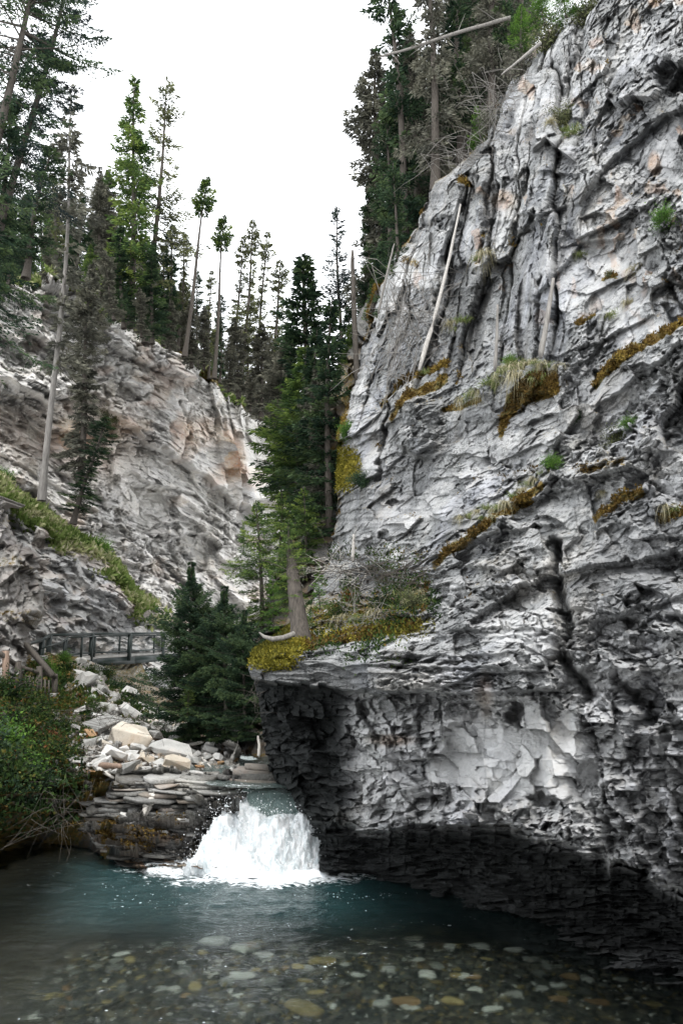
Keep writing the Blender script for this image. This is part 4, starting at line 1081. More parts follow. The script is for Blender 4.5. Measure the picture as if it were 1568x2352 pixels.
tree('young', (628, 1450), (622, 1310), 27, 'small bright green spruce sapling behind the yellow moss mound', wide=1.1)
tree('young', (735, 1400), (730, 1290), 20, 'little bright spruce sapling beside the thick stump', wide=1.0)
tree('young', (712, 1440), (714, 1395), 17.5, 'tiny green spruce seedling growing on the moss beside the stump', wide=1.3)
tree('young', (560, 1260), (558, 1200), 34, 'small green spruce perched against the foot of the far cliff', wide=1.4)
# right-hand rim
RR = 'conifers on the rim of the big right-hand cliff'
rr = [('tall_dark', (935, 640), (893, -120), 33, 'tall dark trunked spruce nearest the open sky on the right rim, its top cut off', .95, 33),
      ('tall_grey', (1000, 440), (985, -220), 31, 'thick dark straight spruce rising through the fallen log, running out of the top', 1.05, 31),
      ('grey', (882, 720), (857, 108), 38, 'pale green narrow spruce with its tip showing against the sky beside the tall dark trunk', 1.2, 38),
      ('tall_dark', (900, 760), (888, 250), 34, 'bushy dark spruce with ragged outer branches on the sky side of the right rim', 1.15, 34),
      ('tall_dark', (918, 860), (905, 380), 29, 'spruce with a thin bare lower trunk against the left edge of the right cliff', 1.15, 29),
      ('tall_grey', (960, 560), (945, 60), 35, 'grey shaggy spruce between the two tall dark trunks', 1.3, 35),
      ('tall_dark', (1060, 380), (1045, -200), 33, 'dark spruce behind the fallen log, third tall trunk along the right rim', 1.2, 33),
      ('grey', (1078, 330), (1072, -160), 36, 'grey feathery spruce right beside the third tall trunk', 1.6, 36),
      ('tall_grey', (1130, 250), (1124, -260), 31, 'dark greyish spruce whose trunk meets the rock where the white stick lies', 1.2, 31),
      ('tall_dark', (1168, 180), (1160, -260), 31, 'last tall dark spruce before the cliff top, bright sky beside its trunk', .95, 31),
      ('grey', (1010, 430), (1018, 130), 37, 'grey dead-twigged spruce filling the wood behind the thick straight trunk', 1.7, 37),
      ('tall_grey', (1040, 400), (1030, 100), 39, 'dull green spruce deep in the wood of the right rim', 1.8, 39),
      ('full_dark', (985, 480), (975, 250), 36, 'low dense dark spruce under the crossing of log and thick trunk', 1.6, 36),
      ('grey', (1100, 330), (1098, 60), 39, 'grey spruce deep in the wood behind the white stick', 1.7, 39),
      ('full_dark', (900, 900), (870, 560), 32, 'dark spruce low on the gorge side of the right rim', 1.3, 32),
      ('grey', (945, 760), (930, 600), 28.5, 'grey twiggy dead bush-like spruce leaning on the left edge of the right cliff', 2.0, 28.5),
      ('full', (865, 850), (850, 640), 35, 'mid green spruce behind the broken snag', 1.2, 35),
      ('full_dark', (845, 760), (852, 420), 38, 'dark spruce with branch ends reaching over the snag', 1.1, 38),
      ('young', (1105, 345), (1096, 240), 29, 'bright green young spruce on the edge below the tall trunks', 1.2, 29),
      ('young', (1195, 110), (1192, 10), 27, 'bright green young spruce at the butt of the fallen log', 1.4, 27),
      ('young', (1250, 60), (1236, -30), 27, 'small bright spruce on the very top of the right cliff', 1.7, 27),
      ('young', (1300, 40), (1290, -40), 25, 'rounded bright green young spruce highest on the right cliff edge', 1.9, 25),
      ('full', (800, 900), (806, 740), 36, 'green spruce at the foot of the broken snag', 1.5, 36),
      ('grey', (1155, 230), (1150, 90), 33, 'low grey spruce at the rock edge under the last tall spruce', 1.8, 33)]
for k, b_, t_, Y, lb, w, yt in rr: tree(k, b_, t_, Y, lb, RR, w)
for i in range(15):
    x = random.uniform(840, 1200); yb = np.interp(x, [840, 900, 1000, 1108, 1200], [860, 640, 470, 370, 150])
    tree(random.choice(['grey', 'tall_dark', 'tall_grey', 'narrow_dark']), (x, yb), (x + random.uniform(-14, 2), yb - random.uniform(260, 460)), random.uniform(40, 52),
         'shadowy spruce in the wood behind the rim trees of the right cliff', 'background spruces of the right-hand wood', random.uniform(1.1, 1.7))
for k_, p in PROT.items():
    if not p[1]:
        for ch in list(p[0].children): bpy.data.objects.remove(ch)
        bpy.data.objects.remove(p[0])
for o in bpy.data.objects:
    if 'h' in o: del o['h']
# ------------------------------------------------------------------ stones
def hull_mesh(name, seed, n=16, sx=1., sy=.8, sz=.5, mat=None):
    r = np.random.default_rng(seed)
    p = norm(r.normal(0, 1, (n, 3))); p = np.sign(p) * np.abs(p) ** .5
    p *= np.array([sx, sy, sz]) * (.8 + .3 * r.random((n, 1)))
    bm = bmesh.new()
    for q in p: bm.verts.new(q)
    res = bmesh.ops.convex_hull(bm, input=bm.verts)
    junk = [e for e in res['geom_interior'] + res['geom_unused'] if isinstance(e, bmesh.types.BMVert)]
    bmesh.ops.delete(bm, geom=list(set(junk)), context='VERTS')
    bmesh.ops.dissolve_limit(bm, angle_limit=R(16), verts=bm.verts, edges=bm.edges)
    bmesh.ops.bevel(bm, geom=list(bm.edges), offset=.016, segments=1, affect='EDGES')
    bmesh.ops.triangulate(bm, faces=bm.faces)
    bmesh.ops.subdivide_edges(bm, edges=bm.edges, cuts=2, use_grid_fill=True)
    for v in bm.verts:
        c = np.array(v.co)
        k = float(fbm(np.array([c[0] * 2.3 + c[2]]), np.array([c[1] * 2.3 - c[2] * 1.7]), seed, 3)[0])
        v.co += v.co.normalized() * k * .03
    me = bpy.data.meshes.new(name); bm.to_mesh(me); bm.free()
    if mat: me.materials.append(mat)
    return me

M['wet_stone'] = boulder_mat('wet_grey_stone', (.07, .07, .065), (.26, .25, .235))
HULLS = [hull_mesh('boulder', 100 + k, 12 + k % 6, 1, random.uniform(.6, .95), random.uniform(.35, .7), M['boulder']) for k in range(10)]
SLABS = [hull_mesh('slab', 200 + k, 14, 1, random.uniform(.5, .8), random.uniform(.16, .28), M['boulder']) for k in range(6)]
def with_mat(me, mat):
    m = me.copy(); m.materials.clear(); m.materials.append(mat); return m
TAN = [with_mat(m, M['tan_boulder']) for m in HULLS[:3] + SLABS[:2]]
RUSTY = [with_mat(m, M['rust_boulder']) for m in HULLS[:3]]

def stone(name, me, loc, sc, rot, label, cat='boulder', group=None):
    o = bpy.data.objects.new(name, me); col.objects.link(o)
    o.location = loc; o.scale = sc if hasattr(sc, '__len__') else (sc, sc, sc); o.rotation_euler = rot
    return tag(o, label, cat, group)

def ppm(Y): return F / CP / Y * .97      # layout pixels per metre, roughly

big = [((303, 1706), 96, SLABS[0], (1, .9, 2.2), (R(28), R(16), .3), 'tan', 'largest flat tan boulder lying in the middle of the rock pile'),
       ((240, 1680), 74, HULLS[1], (1, .9, .8), (R(20), R(-10), .8), None, 'broad pale boulder just above the largest tan slab'),
       ((225, 1655), 48, HULLS[2], (1, .8, .9), (R(10), 0, 1.8), None, 'grey angular boulder topmost left in the heap, half hidden by twigs'),
       ((268, 1738), 62, HULLS[3], (1, .8, .8), (R(-8), R(24), .4), None, 'white block with a brown face where the upright pale log leans'),
       ((322, 1742), 50, SLABS[1], (1, .8, 1.5), (R(10), R(8), .1), None, 'small white slab between the block with the log and the long pale slab'),
       ((400, 1736), 108, SLABS[2], (1, .7, 1.7), (R(18), R(12), -.15), None, 'longest pale flat slab tilted towards the stream'),
       ((408, 1764), 62, HULLS[4], (1, .8, .8), (R(12), R(10), .2), 'tan', 'smooth pinkish boulder with a rusty foot at the stream edge'),
       ((372, 1647), 64, HULLS[5], (1, .8, .8), (R(6), R(10), .2), None, 'bright blocky boulder with a shaded front at the top of the heap, below the bushes'),
       ((312, 1650), 62, SLABS[3], (1, .7, 1.8), (R(20), R(38), .5), None, 'leaning grey slab high in the pile with its edge towards the water'),
       ((300, 1600), 46, HULLS[6], (1, .8, .8), (R(4), R(14), .9), None, 'grey boulder on the crest beside the dark green bushes'),
       ((328, 1626), 34, HULLS[7], (1, .8, .9), (0, R(10), .2), None, 'small white boulder just under the crest boulder'),
       ((360, 1700), 34, HULLS[8], (1, .8, .8), (0, R(4), 1.2), None, 'small white boulder to the side of the largest tan boulder, above the long slab'),
       ((388, 1672), 34, HULLS[9], (1, .8, 1), (0, R(4), 2.), None, 'dark grey cube-like boulder near the two crossed logs'),
       ((434, 1700), 26, HULLS[0], (1, .8, .8), (0, R(4), 2.), None, 'small very white stone under the end of the crossed logs'),
       ((296, 1850), 74, SLABS[4], (1, .6, 1.7), (R(14), R(30), .1), None, 'wedge-shaped white slab at the foot of the upright pale log'),
       ((222, 1850), 70, SLABS[5], (1, .6, 1.2), (R(10), R(8), .2), None, 'thin flat white slab resting on the lower ledge below the upright log'),
       ((570, 1782), 104, SLABS[0], (1, .6, 1.6), (0, R(1), .1), None, 'flat layered grey rock sitting in the stream above the waterfall'),
       ((508, 1752), 24, HULLS[1], (1, .8, .8), (0, 0, .4), 'rust', 'round orange-brown stone in the water at the tip of the rock pile'),
       ((540, 1746), 34, HULLS[2], (1, .8, 1), (0, R(10), 1.4), 'rust', 'orange-stained boulder under the roots of the bleached driftwood'),
       ((462, 1770), 28, HULLS[0], (1, .8, .6), (0, R(10), 1.4), 'rust', 'flat rusty stone at the waterline beside the pinkish boulder'),
       ((125, 1604), 36, HULLS[3], (1, .8, 1), (0, R(-10), .4), None, 'pale boulder among the grass below the wooden fence'),
       ((300, 1574), 0, None, None, None, None, ''),
       ((298, 1482 + 82), 0, None, None, None, None, ''),
       ((296, 1540), 0, None, None, None, None, ''),
       ((188, 1530), 24, HULLS[4], (1, .8, 1), (0, 0, 1.), None, 'rounded white stone on top of the slope under the boardwalk'),
       ((190, 1556), 44, HULLS[5], (1, .8, .8), (R(10), R(20), .1), None, 'squarish grey-white boulder near the top of the slope under the boardwalk')]
placed = []
for (p, w, me, sc, rot, kind, lb) in big:
    if not w: continue
    c = on_talus(*p); s = w / ppm(c.y) * .5
    m_ = me
    if kind == 'tan': m_ = with_mat(me, M['tan_boulder'])
    if kind == 'rust': m_ = with_mat(me, M['rust_boulder'])
    if p == (570, 1782): continue
    stone('boulder', m_, c + Vector((0, -.3, .02 + .25 * s)), tuple(s * k * 1.1 for k in sc), rot, lb)
    placed.append((p, w))
r = random.Random(4)
n = 0
while n < 235:
    x, y = r.uniform(120, 560), r.uniform(1545, 1800)
    # the heap is a wedge widening down towards the stream
    xl = np.interp(y, [1540, 1640, 1700, 1760, 1800], [150, 165, 160, 150, 170]); xr = np.interp(y, [1540, 1600, 1650, 1700, 1740, 1760, 1800], [200, 300, 390, 455, 540, 470, 330])
    if not xl < x < xr: continue
    dens = .35 + .65 * float(sstep(0, 90, np.array(x - xl))) if y > 1620 else .3
    if r.random() > dens: continue
    if any(abs(x - q[0][0]) < q[1] * .30 and abs(y - q[0][1]) < q[1] * .16 for q in placed): continue
    w = 9 + 46 * r.random() ** 2.0
    c = on_talus(x, y); s = w / ppm(c.y) * .5
    me = r.choice(HULLS + SLABS + SLABS) if r.random() > .1 else r.choice(TAN + RUSTY)
    stone('boulder', me, c + Vector((0, 0, s * .15)), (s, s, s * r.uniform(.8, 1.5)), (r.uniform(-.5, .5), r.uniform(-.5, .6), r.uniform(0, 6.3)),
          'angular broken pale stone in the rock pile beside the stream', 'rock', 'loose stones of the rock pile')
    n += 1
for (x, y, w) in ((200, 1838, 26), (330, 1838, 30), (385, 1862, 34), (398, 1848, 26), (240, 1826, 30), (310, 1815, 24), (450, 1800, 40), (180, 1790, 22), (215, 1808, 26), (360, 1800, 24),
                  (286, 1884, 26), (310, 1920, 30), (262, 1905, 22), (340, 1905, 24), (372, 1918, 28), (420, 1900, 34), (440, 1925, 26)):
    c = on_talus(x, y); s = w / ppm(c.y) * .5
    stone('boulder', r.choice(SLABS), c, (s, s * .8, s * 1.1), (r.uniform(-.1, .15), r.uniform(-.1, .2), r.uniform(-.4, .4)), 'flat broken slab lying on the layered ledge beside the waterfall', 'rock', 'loose slabs on the lower ledge')

# layered slabs of the ledge beside the falls: broken flat plates laid one over another
def plates(name, specs, mat, seed, top=.25):
    rr_ = np.random.default_rng(seed); V_, F4, FN, T, Pl, b = [], [], [], [], [], 0
    for (x, y, z, w, dpt, th) in specs:
        n = 9; an = np.sort(rr_.uniform(0, 6.283, n) * .35 + np.arange(n) / n * 6.283 * .65 + .35 * 3.1)
        an = np.arange(n) / n * 6.283 + rr_.uniform(-.25, .25, n)
        rad = 1 / np.maximum(np.abs(np.cos(an)), np.abs(np.sin(an))) ** .75 * (.80 + .32 * rr_.random(n))
        rx = np.cos(an) * rad * w * .5; ry = np.sin(an) * rad * dpt * .5; ro = rr_.normal(0, .12)
        X_, Y_ = rx * math.cos(ro) - ry * math.sin(ro), rx * math.sin(ro) + ry * math.cos(ro)
        tx, ty = rr_.normal(0, .03) - .03, rr_.normal(0, .04)
        zt = z + X_ * tx + Y_ * ty
        rings = [np.stack([x + X_ * k, y + Y_ * k, zt + dz + rr_.normal(0, .006, n)], -1) for k, dz in ((.985, -th), (1.005, -th * .6), (1.0, -th * .05), (.992, 0))]
        V_.append(np.concatenate(rings)); i_ = np.arange(n); j_ = (i_ + 1) % n
        for k in range(3): F4.append(np.stack([i_ + n * k, j_ + n * k, j_ + n * k + n, i_ + n * k + n], -1) + b)
        FN.append(i_ + 3 * n + b); FN.append(i_[::-1] + b); T.append(np.full(4 * n, rr_.random())); Pl.append(np.full(4 * n, rr_.uniform(0, .9) * (1 if z > top else .3))); b += 4 * n
    T = np.concatenate(T); Pl = np.concatenate(Pl); mk = np.zeros((b, 4)); mk[:, 0] = Pl; mk[:, 2] = (Pl > .7) * .3; mk[:, 3] = 1
    Vv = np.concatenate(V_); wt = np.clip(np.interp(Vv[:, 2], [0, .4, .7, 1.2, 1.35, 1.5], [.75, .4, .6, .5, .15, .05]), 0, 1) + .35 * sstep(-3.4, -2.5, Vv[:, 0]) 
    return mesh_obj(name, Vv, [np.concatenate(F4), np.array(FN)], mat, attrs={'mask': mk, 'tone': T, 'wet': wt})
rr_ = np.random.default_rng(77); sp = []
z = -.05
while z < 1.50:
    th = rr_.uniform(.03, .09); z += th * .92
    pyz = np.interp(z, [0, .5, .8, 1.1, 1.5], [1985, 1905, 1872, 1840, 1795])
    xl, xr = np.interp(z, [0, .2, .5, .8, 1.0, 1.5], [280, 240, 190, 175, 190, 255]), np.interp(z, [0, .3, .55, .75, .85, 1.3, 1.5], [395, 420, 462, 500, 540, 545, 520])
    Yf = np.interp(z, [0, .25, .5, .62, .8, .86, 1.3, 1.5], [16.75, 16.85, 17.2, 17.7, 17.8, 17.25, 17.35, 17.9])
    xa, xb = (xl - 784) / 1890 * (Yf + .3), (xr - 784) / 1890 * (Yf + .3); x = xa
    while x < xb:
        w = rr_.uniform(.25, 1.3); w = min(w, xb - x + .15)
        sp.append((x + w / 2, Yf + .75 + rr_.normal(0, .15), z, w, 1.5 + rr_.uniform(-.25, .25), th)); x += w * .92
tag(plates('layered_ledge', sp, M['bank'], 5), kind='structure')
tag(plates('boulder', [(-1.95, 18.6, 1.62, 1.0, .8, .16), (-2.05, 18.6, 1.72, .85, .6, .12), (-1.9, 18.6, 1.80, .6, .5, .09), (-2.0, 18.6, 1.47, 1.15, .9, .12)], M['bank'], 6), 'flat layered grey rock sitting in the stream above the waterfall', 'boulder')
# gravel
def gravel(name, pts, n, smin, smax, label_mat, seed, on=on_talus):
    rr_ = np.random.default_rng(seed); o_ = norm(np.array([[1, 1, 1], [-1, -1, 1], [-1, 1, -1], [1, -1, -1], [0, 0, -1.3], [0, 0, 1.3]], float))
    V_, F_ = [], []
    ff = np.array([[0, 5, 1], [0, 2, 5], [5, 2, 1], [0, 1, 3], [1, 4, 3], [1, 2, 4], [2, 0, 3], [2, 3, 4]])
    k = 0
    while k < n:
        x, y = pts(rr_)
        c = np.array(on(x, y)); s = rr_.uniform(smin, smax)
        V_.append(c + (o_ * (1 + .4 * rr_.normal(0, 1, (6, 3)))) * s * np.array([1, 1, .7])); F_.append(ff + 6 * k); k += 1
    tag(mesh_obj(name, np.concatenate(V_), np.concatenate(F_), label_mat), kind='stuff')
gravel('gravel', lambda q: (q.normal(195, 30), q.normal(1738, 13)), 1500, .02, .06, M['boulder'], 1)
gravel('scree', lambda q: (q.uniform(120, 480), q.uniform(1560, 1800)), 1500, .02, .08, M['wet_stone'], 2)

# ------------------------------------------------------------------ driftwood and poles
def log(pts, r0, r1, label, mat='dead_wood', name='log', cat='log', group=None, twigs=0, seed=0, ground=None):
    rr_ = np.random.default_rng(seed + 40)
    pts = np.array([tuple(p) for p in pts], float); n = 14
    t = np.linspace(0, 1, len(pts)); u = np.linspace(0, 1, n)
    q = np.stack([np.interp(u, t, pts[:, k]) for k in range(3)], -1) + rr_.normal(0, .05 * max(r0, r1), (n, 3))
    rad = (r0 + (r1 - r0) * u) * (1 + .035 * rr_.normal(0, 1, n)); rad[0] *= .8; rad[-1] *= .6
    segs = [(q, rad)]
    L = np.linalg.norm(pts[-1] - pts[0])
    for k in range(twigs):
        i = rr_.integers(1, n - 1); d = norm(rr_.normal(0, 1, 3)) * L * rr_.uniform(.06, .2)
        segs.append((np.stack([q[i], q[i] + d * .5, q[i] + d + np.array([0, 0, -.03])]), np.array([.35, .25, .1]) * min(r0, r1)))
    v, f = tubes(segs, 8)
    # close the ends
    ends = np.array([[7, 6, 5, 4, 3, 2, 1, 0], list(range((n - 1) * 8, n * 8))])
    o = mesh_obj(name, v, [f, ends], M[mat], smooth=True)
    c = q.mean(0); me = o.data; me.transform(Matrix.Translation(Vector((-c).tolist()))); o.location = c.tolist()
    return tag(o, label, cat, group)
T_ = lambda x, y, up=0.: on_talus(x, y) + Vector((0, -.12, up))
log([V(273, 1756, 19.0), V(270, 1800, 18.7), V(267, 1848, 18.3)], .055, .05, 'upright white-bleached log propped between the pale block and the wedge-shaped slab')
log([T_(392, 1712, .15), T_(450, 1665, .3)], .10, .07, 'upper of the two crossed grey logs at the top of the rock pile')
log([T_(402, 1718, .1), T_(425, 1700, .2), T_(453, 1670, .25)], .09, .06, 'lower of the two crossed grey logs, lying just under the other one')
log([T_(385, 1720, .12), T_(430, 1716, .12), T_(466, 1718, .12)], .08, .05, 'thin grey log lying flat above the long pale slab')
log([T_(475, 1706, .25), T_(510, 1714, .25), T_(550, 1722, .25)], .15, .11, 'thick bleached driftwood log ending in a knot of roots by the stream', twigs=6)
log([T_(545, 1700, .3), T_(560, 1725, .2), T_(535, 1745, .1)], .08, .10, 'upturned bleached root mass at the end of the thick driftwood log', twigs=14, seed=3, name='root_mass', cat='driftwood')
log([T_(550, 1745, .05), T_(600, 1740, .12)], .05, .03, 'thin dark-ended stick lying across the side channel', twigs=3)
log([V(594, 1737, 22), V(596, 1715, 22), V(592, 1690, 22)], .05, .03, 'upright bleached twiggy snag standing at the side channel', twigs=10, seed=5, name='snag', cat='snag')
log([T_(225, 1770, .1), T_(275, 1795, .1)], .08, .06, 'grey log lying behind the foot of the upright white log', mat='brown_wood')
log([T_(222, 1792, .1), T_(262, 1808, .1)], .05, .03, 'thin pale stick below the grey log on the ledge')
log([V(284, 1832, 18.2), V(301, 1812, 18.4)], .09, .08, 'short reddish-brown broken log end sticking up from the ledge', mat='brown_wood')
log([V(327, 1880, 17.3), V(345, 1850, 17.4), V(352, 1820, 17.5)], .05, .09, 'twisted bleached stump root standing on the lower ledge', twigs=14, seed=8, name='driftwood_root', cat='driftwood')
log([V(336, 1850, 17.3), V(330, 1872, 17.2)], .07, .04, 'broken bleached root beside the twisted stump root', twigs=8, seed=9, name='driftwood_root', cat='driftwood')
log([T_(465, 1745, .1), T_(485, 1765, .1)], .04, .02, 'short thin bleached stick at the waterline near the orange stone')
# on the cliffs
log([V(1172, 40, 29), V(1040, 78, 30), V(940, 112, 31), V(868, 132, 32)], .09, .05, 'long fallen trunk reaching out from the cliff top across the standing trunks', mat='pale_bark', twigs=10, name='fallen_trunk', cat='fallen tree')
log([V(1242, 97, 24.5), V(1200, 132, 25), V(1150, 172, 25.5)], .07, .03, 'white bare stick lying on the shrubby edge of the cliff top', mat='grey_wood', twigs=4, name='dead_branch', cat='branch')
log([V(1057, 470, 22.5), V(1030, 600, 20.5), V(1000, 720, 19.2), V(962, 850, 18.5)], .035, .065, 'long pale dead pole leaning against the upper rock wall', mat='grey_wood', name='dead_pole', cat='dead trunk')
log([V(1270, 640, 14.0), V(1256, 730, 13.8), V(1240, 822, 13.8)], .035, .06, 'grey weathered pole leaning on the wall above the big grassy shelf', mat='pale_bark', name='dead_pole', cat='dead trunk')
log([V(1142, 700, 15.6), V(1140, 780, 15.6), V(1136, 852, 15.6)], .025, .045, 'short grey pole standing beside the grassy shelf', mat='pale_bark', name='dead_pole', cat='dead trunk')
log([V(812, 1228, 22.0), V(810, 1290, 21.6)], .04, .06, 'short pale dead stem standing on the ledge above the dark hollow', mat='grey_wood', name='dead_pole', cat='dead trunk')
log([V(820, 880, 31), V(812, 700, 31), V(809, 575, 31)], .13, .08, 'broken brown snag without branches, standing before the dark rim trees', mat='bark', name='snag', cat='snag', twigs=5)
log([V(868, 720, 27.6), V(895, 600, 27.6), V(905, 560, 27.6)], .05, .03, 'thin bare slanting stem over the mossy upper edge of the cliff', mat='pale_bark', name='dead_pole', cat='dead trunk')
# thick stump with a pale curved root
root = empty('stump', V(688, 1480, 16.2))
pts = np.array([V(692, 1490, 16.2), V(688, 1440, 16.3), V(680, 1380, 16.4), V(672, 1320, 16.5), V(668, 1270, 16.7), V(662, 1210, 16.8)]) - np.array(root.location)
v, f = tubes([(pts, np.array([.27, .20, .17, .14, .10, .03]))] + [(np.stack([pts[0] + [0, 0, .25], pts[0] + [dx * .5, -.1, .05], pts[0] + [dx, -.15, -.25]]), np.array([.12, .08, .03])) for dx in (-.5, .5, .25, -.25)], 10)
mesh_obj('trunk', v, f, M['bark'], root, smooth=True)
pp = np.array([V(674, 1456, 15.95), V(650, 1465, 15.7), V(625, 1468, 15.6), V(606, 1462, 15.6), V(595, 1452, 15.6)]) - np.array(root.location)
v, f = tubes([(pp, np.array([.06, .055, .05, .035, .012]))], 7); mesh_obj('dead_limb', v, f, M['pale_bark'], root, smooth=True)
tag(root, 'thick dark trunk rooted in yellow moss with a curved pale limb sweeping out', 'tree trunk')

def twigs(name, centre, n, size, seed, label, mat='dead_wood', rad=.006, cat='twigs', spread=(1, .4, .5)):
    rr_ = np.random.default_rng(seed); segs = []; hub = np.zeros(3)
    for k in range(n):
        p = rr_.normal(0, 1, 3) * np.array(spread) * size * .4
        if segs:
            o_ = segs[rr_.integers(len(segs))][0]; segs.append((np.stack([o_[rr_.integers(1, len(o_) - 1)], (o_[1] + p) / 2 + rr_.normal(0, .04, 3), p]), np.array([.7, .6, .6]) * rad)) if rr_.random() < .5 else None
        d = norm(rr_.normal(0, 1, 3) * np.array([1, .5, .7])) * size * rr_.uniform(.3, .8)
        q = [p]
        for s_ in range(4):
            d = d + rr_.normal(0, .18, 3) * size * .4 + np.array([0, 0, -.05 * size]); q.append(q[-1] + d / 4)
        segs.append((np.array(q), np.linspace(1, .3, 5) * rad))
    v, f = tubes(segs, 3)
    o = mesh_obj(name, v, f, M[mat], smooth=True); o.location = centre
    return tag(o, label, cat)
twigs('twig_tangle', V(775, 1305, 16.9), 45, .9, 1, 'tangle of bleached bare twigs spilling over the dark hollow', rad=.006)
twigs('twig_tangle', V(900, 1310, 15.8), 70, 1.5, 2, 'long tangle of grey roots hanging along the mossy shelf under the wall', 'bark', rad=.008, spread=(1.6, .4, .3))
twigs('twig_tangle', V(840, 1420, 15.2), 40, 1.0, 3, 'scattered thin sticks lying on the mossy shelf', 'pale_bark', rad=.005)
twigs('twig_tangle', V(935, 760, 23.5), 120, 2.6, 4, 'pale grey tangle of dead branches on the upper left edge of the wall', 'pale_bark', rad=.014, spread=(.6, .4, 1.4))
twigs('twig_tangle', V(1170, 240, 25.5), 70, 2.4, 5, 'grey tangled dead twigs draping over the cliff edge below the white stick', 'pale_bark', rad=.014, spread=(1., .4, 1.1))
twigs('twig_tangle', V(1090, 390, 26), 90, 2.4, 6, 'thin grey twigs covering the notch of the cliff edge below the young spruce', 'pale_bark', rad=.013, spread=(1., .4, .8))
twigs('twig_tangle', V(590, 1600, 15.0), 16, .6, 7, 'fine bare twigs hanging from the underside of the prow', 'bark', rad=.004, spread=(.4, .4, 1.2))
twigs('twig_tangle', V(150, 1880, 14.2), 40, 1.1, 8, 'bare grey twigs hanging from the dark left bank over the pool', 'bark', rad=.004, spread=(1., .4, .6))
twigs('twig_tangle', V(220, 1650, 23.5), 50, 1.6, 9, 'dark bare twigs in front of the top of the rock pile', 'bark', rad=.008, spread=(1.2, .4, .5))

# ------------------------------------------------------------------ shrubs and grasses
def shrub_proto(seed, leafm, n=3500, leaf=.09, spread=(1, .8, .75), wl=.5, clumps=26, droop=.2):
    rr_ = np.random.default_rng(seed); segs = []; C = []; D = []; T = []
    for k in range(clumps):
        d = norm(rr_.normal(0, 1, 3) * np.array([1, 1, .8]) + np.array([0, 0, .7])); tip = d * np.array(spread) * rr_.uniform(.45, 1.)
        mid = tip * .5 + rr_.normal(0, .06, 3); segs.append((np.stack([[0, 0, 0], mid, tip]), np.array([.02, .013, .004])))
        m = n // clumps; u = rr_.random(m) ** .7
        base = tip * u[:, None] + rr_.normal(0, .13, (m, 3)) * (.4 + u)[:, None]
        C.append(base); D.append(norm(d * .5 + rr_.normal(0, .8, (m, 3)) + np.array([0, 0, -droop]))); T.append(np.clip(.42 + .2 * rr_.normal() + .15 * rr_.normal(0, 1, m), 0, 1))
    C = np.concatenate(C); D = np.concatenate(D); T = np.concatenate(T); m = len(C)
    lv, lf, lt = leaves_mesh(C, D, norm(np.cross(D, rr_.normal(0, 1, (m, 3)))), leaf * (.5 + .9 * rr_.random(m)), leaf * wl * (.5 + .9 * rr_.random(m)), T)
    return lv, lf, lt, tubes(segs, 4), leafm
SH = {'mix': shrub_proto(1, 'leaf_mix'), 'mix2': shrub_proto(2, 'leaf_mix', 3000, .08, (1.2, .8, .5)), 'green': shrub_proto(3, 'n_bright', 3000, .09), 'red': shrub_proto(4, 'leaf_red', 1800, .08, (1.1, .7, .5)),
      'dark': shrub_proto(5, 'n_dark', 3200, .10), 'olive': shrub_proto(6, 'n_olive', 2400, .08), 'greyb': shrub_proto(7, 'n_grey', 2600, .09, (1, .7, .9), .25)}
SHM = {}
def shrub(key, loc, size, label, group=None, cat='shrub', sc=(1, 1, 1), name='shrub'):
    if key not in SHM:
        lv, lf, lt, (tv, tf), lm = SH[key]
        a_ = mesh_obj('foliage', lv, lf, M[lm], attrs={'tone': lt}); b_ = mesh_obj('stem', tv, tf, M['bark'], smooth=True)
        SHM[key] = (a_.data, b_.data); bpy.data.objects.remove(a_); bpy.data.objects.remove(b_)
    root = empty(name, loc); root.scale = (size * sc[0], size * sc[1], size * sc[2]); root.rotation_euler = (0, 0, random.uniform(0, 6.28))
    for nm, me in zip(('foliage', 'stem'), SHM[key]):
        c = bpy.data.objects.new(nm, me); col.objects.link(c); c.parent = root
    return tag(root, label, cat, group)
LB = 'shrubs on the shaded left bank'
bank = [('mix', (20, 1600), 1.5, 'dark mixed bush at the left edge below the wooden fence'), ('mix2', (80, 1610), 1.3, 'brownish low bush in front of the wooden fence'), ('mix', (30, 1660), 1.3, 'green and brown bush at the left edge, mid-height of the bank'),
        ('red', (118, 1690), .75, 'reddish-brown shrub in the middle of the left bank'), ('green', (20, 1700), 1.0, 'bright green leafy bush at the left edge beside the reddish shrub'), ('mix', (90, 1650), 1.1, 'yellow-flecked bush above the reddish shrub'),
        ('mix2', (150, 1660), 1.0, 'twiggy bush overlapping the top of the rock pile'), ('green', (70, 1760), .8, 'fresh green fern-like clump low on the left bank'), ('mix', (110, 1740), 1.0, 'olive bush between the reddish shrub and the green clump'),
        ('mix', (20, 1780), 1.2, 'dark bush at the left edge level with the green clump'), ('mix2', (140, 1785), .6, 'dark bush hanging towards the gravel patch'), ('dark', (60, 1800), .7, 'deep green bush low on the bank above the black undercut'),
        ('dark', (10, 1830), .7, 'lowest dark bush at the left edge over the black undercut'), ('mix', (120, 1820), .5, 'bush with drooping stems right above the undercut'), ('mix2', (170, 1835), .4, 'mossy low bush beside the thin flat slab'),
        ('mix', (160, 1730), .7, 'small bush beside the gravel patch'), ('dark', (-40, 1720), 1.4, 'dark bush cut by the left edge of the photo'), ('red', (60, 1720), .5, 'small rust-leaved shrub in the green of the left bank')]
for k, p, s, lb in bank: shrub(k, on_talus(max(p[0], -300), p[1]) + Vector((0, -.2, -.15)), s * (.72 if p[1] < 1700 else .9), lb, LB)
